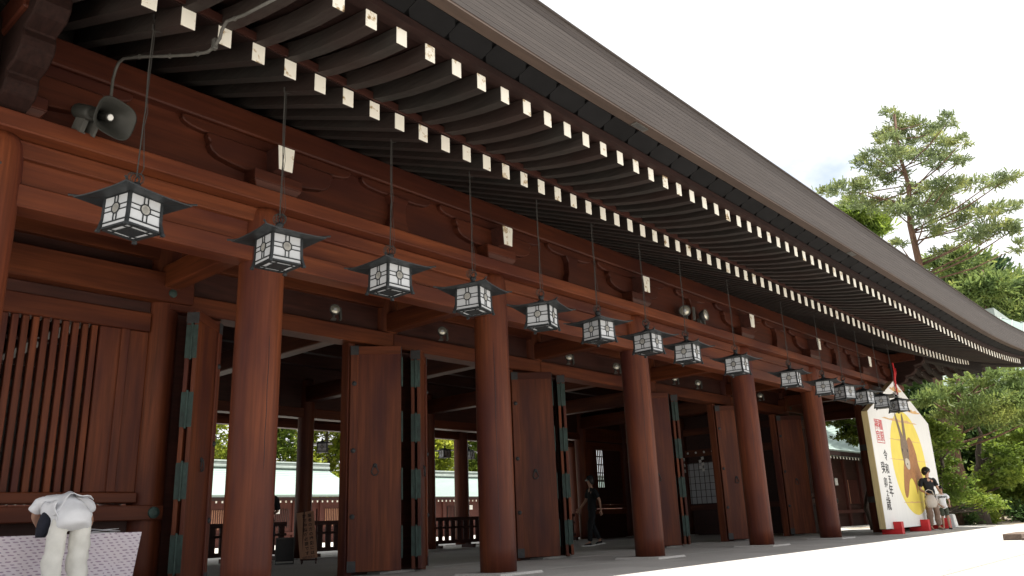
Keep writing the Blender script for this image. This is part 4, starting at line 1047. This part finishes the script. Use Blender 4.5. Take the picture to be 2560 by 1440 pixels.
MB().prism([(-.075, -.07), (.075, -.07), (.06, -.155), (.0, -.175), (-.06, -.155)], 0, .008, 'z').build('cap_peak', 'cloth_black', mp_, (fm.translation.x, fm.translation.y, fm.translation.z + .05))
MB().box(-.07, .07, -.105, -.09, .0, .028).build('sunglasses', 'black_metal', mp_, tuple(fm.translation))
# two visitors in dark clothes deeper inside
vp = empty('person', (-4.28, 7.95, FL), face_dir((.2, 1))); tag(vp, 'person in dark jacket seen from behind beside the notice stand', 'person')
J = stand_joints(1.66); J['wrL'] = (.14, -.2, 1.0); J['wrR'] = (-.14, -.2, 1.0)
figure(vp, J, dict(shirt='cloth_black', trousers='cloth_navy', sleeve=.98, short=True))
vp2 = empty('person', (-5.62, 8.2, FL), face_dir((-.6, .8))); tag(vp2, 'person in dark clothes half hidden at the left side of the nearest column', 'person')
J = stand_joints(1.62)
figure(vp2, J, dict(shirt='cloth_black', trousers='cloth_black', sleeve=.9))
# person bending over the table, seen from behind
bn = empty('person', (-10.88, .62, FL), R(176)); tag(bn, 'person in white shirt and off-white trousers bending over the cloth table', 'person')
J = stand_joints(1.62, .11)
J.update(pelvis=(0, .03, .875), spine=(.01, -.10, .955), chest=(.02, -.33, 1.0), neck=(.03, -.50, .985), jaw=(.03, -.57, .955), head=(.03, -.64, .94), crown=(.03, -.69, .925),
         hipL=(.088, .02, .83), hipR=(-.088, .02, .83), knL=(.115, -.0, .45), knR=(-.105, -.03, .45), anL=(.125, .04, .085), anR=(-.115, .0, .085), toeL=(.16, -.12, .03), toeR=(-.15, -.15, .03),
         shL=(.175, -.36, .985), shR=(-.205, -.30, .975), elL=(.17, -.50, .86), elR=(-.265, -.30, .80), wrL=(.09, -.62, .76), wrR=(-.255, -.40, .715))
figure(bn, J, dict(k=1.04, seat=(0, .05, .70), shirt='cloth_white', trousers='cloth_cream', flare=1.3, sleeve=.55, shirt_path=[((0, .12, .735), (.150, .105)), ((0, .085, .80), (.160, .120)), ((0, .02, .90), (.150, .118)), ((.01, -.12, .965), (.150, .112))], face=(0, -.3, -1), shoe='cloth_beige', thumbL=(-1, 0, 0), thumbR=(1, 0, 0)))
# loose shirt tail blown over to the left and a dark shoulder bag
m = MB(); vs = []; fs = []
for j in range(7):
    for i in range(11):
        u, t = i / 10, j / 6
        vs.append((-.16 + .33 * u, .07 - .34 * t + .02 * math.sin(u * 9 + t * 4), 1.005 + .075 * math.sin(math.pi * min(1, u * .9 + .1)) - .13 * max(0, u - .7) / .3 + .014 * math.sin(u * 14 + t * 3) - .03 * (1 - t)))
for j in range(6):
    for i in range(10): a = j * 11 + i; fs.append((a, a + 1, a + 12, a + 11))
st = m.add(vs, fs).build('shirt_tail', 'cloth_white', bn, smooth=True); q = st.modifiers.new('s', 'SOLIDIFY'); q.thickness = .006
m = MB(); vs = []; fs = []
for j in range(8):
    for i in range(9):
        u, t = i / 8, j / 7
        vs.append((.155 + .035 * u + .02 * math.sin(t * 5), .10 - .30 * u, .985 - .17 * t - .05 * u * t + .01 * math.sin(u * 9)))
for j in range(7):
    for i in range(8): a = j * 9 + i; fs.append((a, a + 1, a + 10, a + 9))
st = m.add(vs, fs).build('shirt_side', 'cloth_white', bn, smooth=True); q = st.modifiers.new('s', 'SOLIDIFY'); q.thickness = .006
m = MB(); vs = []; fs = []
for j in range(9):
    t = j / 8; w_ = .06 + .10 * math.sin(math.pi * (.1 + .75 * t)); d_ = .05 + .04 * math.sin(math.pi * t)
    for i in range(16):
        a = 2 * math.pi * i / 16; vs.append((d_ * math.cos(a) - .10 * t, w_ * math.sin(a), -.36 + .42 * t))
fs = [(j * 16 + i, j * 16 + (i + 1) % 16, (j + 1) * 16 + (i + 1) % 16, (j + 1) * 16 + i) for j in range(8) for i in range(16)] + [tuple(range(16))[::-1], tuple(range(128, 144))]
bag = m.add(vs, fs).build('shoulder_bag', 'cloth_navy', None, (-11.06, .80, FL + .93), (0, 0, R(170)), smooth=True); bag.scale = (.8, .8, .72)
tag(bag, 'dark navy shoulder bag hanging beside the bending person', 'bag')
MB().tube([(-.12, 0, .04), (-.20, .0, .10), (-.30, .02, .12)], .014, 6).build('strap', 'cloth_navy', bag)

# ================================================================== OUTER BUILDINGS
def corridor(name, label, x0, x1, ye, ze, yr, zr, yw, back, hipx=0, flip=1):
    t = empty(name, ((x0 + x1) / 2, yw, FL - .05)); tag(t, label, 'building')
    cx, cy, c0 = t.location
    m = MB(); n = 10; vs = []; fs = []
    # front slope with a hollow curve, back slope, thickness
    for k in range(n + 1):
        u = k / n; y = ye + (yr - ye) * u; z = ze + (zr - ze) * (.72 * u + .28 * u * u)
        e1 = hipx * (1 - u) ** 1.4
        vs += [(x0 - cx, y - cy, z - c0), (x1 + e1 - cx, y - cy, z - c0 + .10 * (1 - u) ** 2 * (hipx > 0))]
    for k in range(n + 1):
        u = k / n; y = yr + (back - yr) * u; z = zr + (ze - zr) * (1.28 * u - .28 * u * u)
        vs += [(x0 - cx, y - cy, z - c0 - .001), (x1 - cx, y - cy, z - c0 - .001)]
    for k in range(2 * n + 1):
        if k != n: fs.append((2 * k, 2 * k + 1, 2 * k + 3, 2 * k + 2))
    rf = m.add(vs, fs).build('roof', 'copper_roof', t); s = rf.modifiers.new('s', 'SOLIDIFY'); s.thickness = .14; s.offset = -1
    # standing courses of the copper sheets
    cm_ = MB()
    for k in range(1, 18):
        u = k / 18; y = ye + (yr - ye) * u; z = ze + (zr - ze) * (.72 * u + .28 * u * u); e1 = hipx * (1 - u) ** 1.4
        cm_.box(x0 - cx, x1 + e1 - cx - .05, y - cy - .015, y - cy + .015, z - c0 - .02, z - c0 + .016)
    tag(cm_.build('roof_seams', 'copper_roof', rf), kind='stuff')
    for dz, hw_, hh in ((.0, .26, .16), (.161, .20, .14), (.302, .26, .10)):
        MB().box(x0 - cx, x1 - cx + .05, yr - cy - hw_, yr - cy + hw_, zr - c0 - .03 + dz, zr - c0 - .03 + dz + hh).build('ridge_band', 'copper_ridge', t, bevel=.03)
    MB().box(x0 - cx, x1 - cx, ye - cy + .02, ye - cy + .10, ze - c0 - .24, ze - c0 - .06).build('eave_board', 'eave_board', t)
    n_ = int((x1 - x0) / .36); rm = MB()
    for k in range(n_):
        x = x0 - cx + (k + .5) * (x1 - x0) / n_; rm.box(x - .045, x + .045, ye - cy + .10, ye - cy + .11, ze - c0 - .36, ze - c0 - .25)
    tag(rm.build('rafter_ends', 'tip_white', t), kind='stuff')
    MB().box(x0 - cx, x1 - cx, yw - cy, yw - cy + .12, 0, ze - c0 - .1).build('wall', 'wood_dark' if ye < 20 else 'red_wall', t)  # side cloister wall: its shade is put in as a darker material
    k = 0; x = x0 + .3
    pmesh = MB().box(-.11, .11, -.10, 0, 0, ze - c0 - .25).mesh('post'); bmesh_ = MB().box(-.02, .02, -.03, 0, 0, 1.0).mesh('bar')
    while x < x1 - .2:
        link('post', pmesh, 'red_wall', t, (x - cx, yw - cy - .001, .001)); 
        if k % 2 == 0 and hipx >= 0:
            wn_ = MB().box(x - cx + .35, x - cx + 1.55, yw - cy - .035, yw - cy - .002, .95, 2.0).build('window', 'black_cabinet' if k % 4 else 'sign_board', t)
            for j in range(9): MB().box(x - cx + .40 + j * .13, x - cx + .46 + j * .13, yw - cy - .06, yw - cy - .036, .95, 2.0).build('bar', 'red_wall', wn_)
        if k % 3 == 0:
            MB().box(x - cx + .6, x - cx + .9, yw - cy - .085, yw - cy - .065, 1.75, 2.05).build('paper_notice', 'white_trim', t)
        x += 1.9; k += 1
    MB().box(x0 - cx, x1 - cx, yw - cy - .12, yw - cy - .005, .55, .70).build('rail', 'red_wall', t)
    return t
corridor('corridor_hall', 'long cloister with pale green copper roof seen through the nearest doorway', -22, 18.0, 34.0, 2.62, 37.0, 4.45, 35.2, 40.0, 2.2)
corridor('corridor_hall', 'lower cloister with grey-green copper roof seen through the second doorway', 21.5, 52, 33.0, 2.55, 35.6, 4.05, 34.1, 38.4, 0)
corridor('corridor_hall', 'side cloister with weathered copper roof right of the hall behind the last columns', 15.9, 42, 4.95, 3.05, 8.0, 5.0, 6.0, 11.0, 0)
# big roof glimpsed beyond the eave at far right
bh = empty('distant_hall', (52, 3, FL - .05)); tag(bh, 'distant hall whose sunlit pale roof shows above the right end of the eave', 'building')
MB().box(-9, 9, -5, 6, 0, 7.9).build('wall', 'red_wall', bh)
ev = [(-12, -9, 7.7), (12, -9, 7.7), (12, 9, 7.7), (-12, 9, 7.7)]; rg = [(-5, 0, 12.9), (3, 0, 12.9)]
def sub(a, b, c, d, n=8): return None
vs = ev + rg; fs = [(0, 1, 5, 4), (1, 2, 5), (2, 3, 4, 5), (3, 0, 4)]
rr_ = MB().add([Vector(v) for v in vs], fs).build('roof', 'copper_roof', bh); q = rr_.modifiers.new('s', 'SOLIDIFY'); q.thickness = .3
sm_ = MB()
for k in range(1, 26):
    x = -12 + 24 * k / 26
    t1 = min(1, (x + 12) / 7, (12 - x) / 9)
    sm_.tube([(x, -9, 7.74), (x, -9 + 9 * t1, 7.74 + 5.2 * t1)], .05, 4)
    y = -9 + 18 * k / 26; t1 = 1 - abs(y) / 9
    sm_.tube([(-12, y, 7.74), (-12 + 7 * t1, y, 7.74 + 5.2 * t1)], .05, 4)
sm_.build('roof_seams', 'copper_ridge', rr_)
MB().box(-5.0, 3.0, -.3, .3, 12.85, 13.4).build('roof_ridge', 'copper_ridge', bh)

# ================================================================== RIGHT SIDE GROUND DETAILS
tag(MB().box(16.6, 80, -16, 4.4, FL - .0495, FL - .045).build('earth_bed', 'earth'), kind='structure')
st_ = empty('stair_cheek', (3.3, -4.35, FL)); tag(st_, 'low granite stair cheek at the terrace edge in the sunlit foreground', 'stone')
MB().box(0, 1.3, .0, .30, .0, .11).build('upper_stone', 'brown_stone', st_, bevel=.01); MB().box(-.15, 1.3, -.55, -.01, -.0, .05).build('lower_stone', 'brown_stone', st_, bevel=.01)
mk = at_dist(2381, 1305, 29.5)
mo = MB().hexa([(-.16, -.12, 0), (.20, -.12, 0), (.20, .12, 0), (-.16, .12, 0), (-.12, -.08, .42), (.13, -.08, .42), (.13, .08, .42), (-.12, .08, .42)]).build('marker_stone', 'white_trim', None, (mk.x, mk.y, FL - .03), bevel=.02)
tag(mo, 'small pale tapering marker stone right of the votive plaque', 'stone')
# low fence under the trees
fa, fb = at_dist(2420, 1290, 40), at_dist(2600, 1290, 40)
fe = empty('low_fence', (fa.x, fa.y, FL - .04), math.atan2(fb.y - fa.y, fb.x - fa.x)); tag(fe, 'low weathered post-and-rail fence under the trees at far right', 'fence')
ln = math.hypot(fb.x - fa.x, fb.y - fa.y)
for k in range(int(ln / .42) + 1): MB().box(k * .42 - .05, k * .42 + .05, -.05, .05, 0, .62 + .04 * (k % 3)).build('post', 'cloth_taupe', fe, bevel=.01)
for z in (.22, .45): MB().box(0, ln, .051, .09, z, z + .08).build('rail', 'cloth_taupe', fe)

# ================================================================== TREES
def tri_mesh(name, V, F):
    me = bpy.data.meshes.new(name); nv, nf = len(V), len(F)
    me.vertices.add(nv); me.vertices.foreach_set('co', V.astype(np.float32).ravel())
    k = F.shape[1]
    me.loops.add(nf * k); me.loops.foreach_set('vertex_index', F.astype(np.int32).ravel())
    me.polygons.add(nf); me.polygons.foreach_set('loop_start', np.arange(0, nf * k, k, dtype=np.int32))
    me.update(calc_edges=True); me.validate(); return me
def foliage(pads, rs, kind, dens, size):
    """pads: (centre, rx, rdepth, rz); points fill each pad, denser towards its upper shell"""
    P = []; N = []
    for c, rx, ry, rz in pads:
        n = max(60, int(dens * rx * max(rz, .3) * 5.5))
        # sub-clumps give light and dark clusters with gaps between them
        nc = max(5, int(n / 55)); cc = rs.normal(size=(nc, 3)); cc /= np.linalg.norm(cc, axis=1)[:, None]; cc *= rs.uniform(.25, 1.0, (nc, 1)) ** .6
        pick = rs.integers(0, nc, n); spread = .30
        q = cc[pick] + rs.normal(size=(n, 3)) * spread * np.array([1, 1, .8])
        out = q / np.maximum(np.linalg.norm(q, axis=1), 1e-3)[:, None]
        P.append(np.array(c)[None] + q * np.array([rx, ry, rz])); N.append(out)
    P = np.vstack(P); N = np.vstack(N); n = len(P)
    if kind == 'needle':
        d = N * .7 + rs.normal(size=(n, 3)) * .55 + np.array([0, 0, .45]); d /= np.linalg.norm(d, axis=1)[:, None]
        s = np.cross(d, rs.normal(size=(n, 3))); s /= np.linalg.norm(s, axis=1)[:, None]
        L_ = size * rs.uniform(.6, 1.4, (n, 1)); W = L_ * .20
        V = np.stack([P - s * W * .5, P + s * W * .5, P + d * L_ + s * W * .6, P + d * L_ - s * W * .6], 1).reshape(-1, 3)
    else:
        d = rs.normal(size=(n, 3)) + N * .5; d[:, 2] *= .6; d /= np.linalg.norm(d, axis=1)[:, None]
        s = np.cross(d, rs.normal(size=(n, 3)) * .6 + np.array([0, 0, 1])); s /= np.linalg.norm(s, axis=1)[:, None]
        L_ = size * rs.uniform(.6, 1.35, (n, 1)); W = L_ * .55
        V = np.stack([P, P + d * L_ * .5 + s * W * .5, P + d * L_, P + d * L_ * .5 - s * W * .5], 1).reshape(-1, 3)
    F = np.arange(4 * n).reshape(n, 4)
    return tri_mesh('crown', V, F)
def tree(name, label, base, top, pads, seed, kind='needle', mat='needles', dens=260, size=.28, trunk_r=.28, bark='bark', group=None, cat='tree'):
    rs = np.random.default_rng(seed); rr = random.Random(seed)
    t = empty(name, base); tag(t, label, cat, group)
    base = Vector(base); top = Vector(top) - base
    m = MB(); n = 10
    path = [Vector((0, 0, -.1))] + [top * (k / n) + Vector((rr.uniform(-.12, .12), rr.uniform(-.12, .12), 0)) * (k < n) for k in range(1, n + 1)]
    m.tube(path, [trunk_r * (1 - .88 * k / n) + .01 for k in range(n + 1)], 9)
    lp = []
    for c, rx, ry, rz in pads:
        c = Vector(c) - base; lp.append((tuple(c), rx, ry, rz))
        zt = max(.15 * top.z, min(top.z * .97, c.z - .25 * math.hypot(c.x, c.y) - .1)); u = zt / top.z
        st = top * u; mid = st.lerp(c, .55) + Vector((0, 0, -.05 * (c - st).length))
        m.tube([st, mid, c - Vector((0, 0, rz * .25))], [max(.02, trunk_r * .26 * (1.1 - u)), .035, .012], 5)
    m.build('trunk', bark, t, smooth=True)
    link('crown', foliage(lp, rs, kind, dens, size), mat, t)
    return t
def pads_px(lst, sc, ox, oy, dist, rs, dv=2.2, fz=.95, dz=1.0, fs=1.0):
    out = []
    for x, y, rx, ry in lst:
        dd = dist + rs.uniform(-dv, dv); k = dd / 2003.8 / sc * 1.04 * fs
        c = at_dist(ox + x / sc, oy + y / sc, dd); out.append((tuple(c), rx * k, max(rx, ry * 1.3) * k * dz, ry * k * fz))
    return out
rq = random.Random(5)
K2 = 1440 / 560
T1 = [(590, 110, 50, 40), (600, 180, 80, 45), (560, 235, 60, 30), (690, 210, 70, 45), (780, 170, 50, 40), (850, 230, 80, 50), (950, 160, 60, 45), (560, 300, 80, 45), (680, 310, 80, 45), (860, 290, 70, 40), (560, 370, 90, 45), (450, 370, 50, 18), (430, 440, 80, 40), (590, 400, 90, 45), (760, 400, 100, 55), (920, 350, 90, 40), (1040, 290, 60, 40), (880, 430, 60, 30), (1020, 420, 55, 18), (470, 510, 90, 40), (610, 520, 80, 36), (280, 590, 90, 38), (180, 620, 60, 22), (400, 600, 90, 36), (720, 600, 80, 36), (880, 580, 100, 45), (960, 560, 70, 36), (1120, 570, 90, 42), (1250, 540, 80, 30), (1360, 510, 45, 20), (360, 680, 100, 36), (480, 700, 90, 45), (650, 690, 100, 30), (800, 680, 90, 40), (950, 650, 80, 55), (900, 730, 100, 45), (620, 740, 80, 34), (1100, 750, 90, 40), (1230, 740, 80, 30), (1370, 720, 65, 22), (1000, 800, 90, 36), (1180, 860, 110, 52), (1100, 900, 80, 44), (1300, 850, 80, 44), (1400, 830, 60, 44), (800, 780, 80, 42), (850, 850, 80, 44), (900, 1000, 60, 26), (640, 950, 45, 16), (1390, 970, 40, 34)]
b0 = at_dist(2287, 700, 41); tp = at_dist(2236, 285, 41)
tree('pine_tree', 'tall pine with open layered branches rising above the eave at right', (b0.x, b0.y, FL - .06), tuple(tp), pads_px(T1, K2, 2000, 240, 41, rq, 2.4, .74, .8, 1.06), 11, 'needle', 'needles_pale', 300, .20, .32)
T2 = [(330, 760, 90, 60), (420, 740, 80, 50), (450, 820, 90, 55), (520, 870, 60, 42), (380, 700, 60, 36), (300, 820, 80, 60), (400, 880, 90, 60)]
b0 = at_dist(2165, 900, 47); tp = at_dist(2150, 540, 47)
tree('pine_tree', 'small bright pine crown just above the eave left of the tall pine', (b0.x, b0.y, FL - .06), tuple(tp), pads_px(T2, K2, 2000, 240, 47, rq, 1.5), 12, 'needle', 'leaves', 300, .30, .22)
T3 = [(900, 1090, 70, 56), (1000, 1100, 80, 70), (1080, 1050, 80, 60), (1100, 1150, 110, 70), (1000, 1180, 90, 70), (1250, 1230, 120, 64), (1350, 1210, 100, 56), (1420, 1280, 90, 80), (1300, 1310, 120, 70), (1150, 1250, 100, 64), (1050, 1250, 80, 56), (1380, 1390, 100, 56), (1300, 1400, 110, 56), (850, 1060, 60, 32), (1500, 1300, 120, 80), (1480, 1420, 120, 70), (1200, 1400, 100, 60)]
b0 = at_dist(2470, 1000, 74); tp = at_dist(2455, 665, 74)
tree('pine_tree', 'rounded pine at the right edge below the patch of blue sky', (b0.x, b0.y, FL - .06), tuple(tp), pads_px(T3, K2, 2000, 240, 74, rq, 3), 13, 'needle', 'needles', 110, .5, .5)
b0 = at_dist(2480, 1000, 84); tp = at_dist(2478, 655, 84)
tree('pine_tree', 'dark evergreen tip behind the rounded pine', (b0.x, b0.y, FL - .06), tuple(tp), pads_px([(1200, 1110, 70, 50), (1240, 1130, 50, 50), (1190, 1180, 90, 60)], K2, 2000, 240, 84, rq, 1), 14, 'needle', 'needles_dark', 110, .55, .4)
T4 = [(1000, 150, 100, 44), (1150, 130, 100, 52), (1300, 120, 120, 52), (1430, 150, 60, 70), (1100, 230, 130, 60), (780, 290, 110, 50), (900, 310, 100, 50), (1050, 330, 100, 50), (1250, 270, 140, 66), (1400, 280, 80, 66), (950, 400, 100, 50), (1150, 420, 140, 66), (1330, 440, 110, 66), (1480, 220, 90, 80), (1480, 420, 90, 80), (860, 200, 80, 40)]
b0 = at_dist(2345, 1100, 33); tp = at_dist(2400, 925, 33)
tree('pine_tree', 'broad bright-needled pine under the right end of the eave', (b0.x, b0.y, FL - .06), tuple(tp), pads_px(T4, 2.88, 2060, 900, 33, rq, 1.6, .8), 15, 'needle', 'needles', 520, .17, .3)
T5 = [(780, 450, 60, 26), (850, 540, 90, 36), (900, 640, 90, 36), (870, 720, 80, 36), (820, 830, 70, 46), (900, 880, 90, 46), (960, 960, 90, 52), (1050, 1000, 90, 44), (1150, 1030, 100, 44), (1240, 1040, 50, 26), (850, 480, 80, 30), (800, 600, 60, 40), (920, 560, 60, 26), (840, 780, 60, 40)]
b0 = at_dist(2345, 1250, 30.5); tp = at_dist(2345, 1070, 30.5)
tree('maple_tree', 'light green small-leaved tree with layered sprays right behind the votive plaque', (b0.x, b0.y, FL - .06), tuple(tp), pads_px(T5, 2.88, 2060, 900, 30.5, rq, 1.0), 16, 'leaf', 'leaves', 620, .13, .12, 'bark_grey')
rb = random.Random(21)
def fillpads(n, x0, x1, y0, y1, r0, r1):
    return [(rb.uniform(x0, x1), rb.uniform(y0, y1), rb.uniform(r0, r1), rb.uniform(r0, r1) * .7) for _ in range(n)]
def backtree(lab, px, top_py, dist, lst, seed, mat, kind='leaf', size=.26, dens=230, sc=2.88, ox=2060, oy=900, tr=.25):
    b0 = at_dist(px, 1200, dist); tp = at_dist(px, top_py, dist)
    return tree('broadleaf_tree', lab, (b0.x, b0.y, FL - .06), tuple(tp), pads_px(lst, sc, ox, oy, dist, rb, 1.8), seed, kind, mat, dens, size, tr, 'bark_grey', 'trees in the grove at right')
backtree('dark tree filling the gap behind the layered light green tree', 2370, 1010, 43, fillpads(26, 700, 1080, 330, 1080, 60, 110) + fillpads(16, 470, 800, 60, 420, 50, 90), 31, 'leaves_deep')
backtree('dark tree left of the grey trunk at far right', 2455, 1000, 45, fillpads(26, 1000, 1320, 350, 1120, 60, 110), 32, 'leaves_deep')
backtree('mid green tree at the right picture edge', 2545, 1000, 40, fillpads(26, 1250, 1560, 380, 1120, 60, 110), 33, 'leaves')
backtree('tree with pale twigs beyond the right edge of the grove', 2640, 950, 38, fillpads(26, 1480, 1900, 100, 1100, 70, 120), 34, 'leaves')
backtree('loose light green tree hanging over the middle of the grove', 2440, 1060, 34.5, fillpads(13, 1050, 1380, 560, 900, 50, 90), 35, 'leaves', size=.18, dens=340)
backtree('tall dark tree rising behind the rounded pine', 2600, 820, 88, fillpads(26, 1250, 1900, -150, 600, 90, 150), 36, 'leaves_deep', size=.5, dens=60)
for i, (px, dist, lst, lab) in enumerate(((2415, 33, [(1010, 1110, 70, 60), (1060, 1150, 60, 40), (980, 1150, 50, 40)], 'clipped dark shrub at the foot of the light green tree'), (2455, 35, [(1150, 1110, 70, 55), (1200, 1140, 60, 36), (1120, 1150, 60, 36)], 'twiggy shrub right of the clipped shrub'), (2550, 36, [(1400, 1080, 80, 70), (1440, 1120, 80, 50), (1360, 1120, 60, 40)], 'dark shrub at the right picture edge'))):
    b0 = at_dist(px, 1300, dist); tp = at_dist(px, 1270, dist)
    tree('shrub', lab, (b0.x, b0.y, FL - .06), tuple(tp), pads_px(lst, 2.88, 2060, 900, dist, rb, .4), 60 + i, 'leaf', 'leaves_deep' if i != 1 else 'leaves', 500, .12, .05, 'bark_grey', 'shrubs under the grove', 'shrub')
# tree over the side cloister
b0 = at_dist(2172, 1250, 29); tp = at_dist(2150, 1050, 29)
tree('maple_tree', 'leafy branch tree seen between the last two columns before the side cloister', (b0.x, b0.y, FL - .06), tuple(tp), pads_px([(2085, 1050, 22, 9), (2110, 1058, 24, 9), (2128, 1075, 22, 10), (2118, 1092, 20, 8), (2140, 1060, 18, 10), (2142, 1100, 16, 12), (2150, 1085, 20, 14)], 1, 0, 0, 29, rb, .6), 71, 'leaf', 'leaves', 900, .12, .08, 'bark_grey')
# wood beyond the far cloisters
for i in range(11):
    x = -12 + i * 6.4 + rb.uniform(-1.5, 1.5); y = 47 + rb.uniform(-2, 4); h = 13 + rb.uniform(0, 4)
    lst = []
    for k in range(38):
        a = rb.uniform(0, 6.28); r_ = rb.uniform(0, 4.4); z = rb.uniform(.2, 1) * h
        rad = 1.2 + rb.uniform(0, .8); lst.append(((x + r_ * math.cos(a) * (1.2 - .5 * z / h), y + r_ * math.sin(a) * .7, z), rad, rad, rad * .75))
    lab = ['sunlit yellow-green tree behind the far cloister, number %s from the left' % ('one', 'two', 'three', 'four', 'five', 'six', 'seven', 'eight', 'nine', 'ten', 'eleven')[i]][0]
    tree('broadleaf_tree', lab, (x, y, FL - .06), (x, y, h * .9), lst, 80 + i, 'leaf', ('leaves_yellow', 'leaves', 'leaves_yellow', 'leaves_yellow')[i % 4], 100, .34, .3, 'bark_grey', 'trees behind the far cloister')
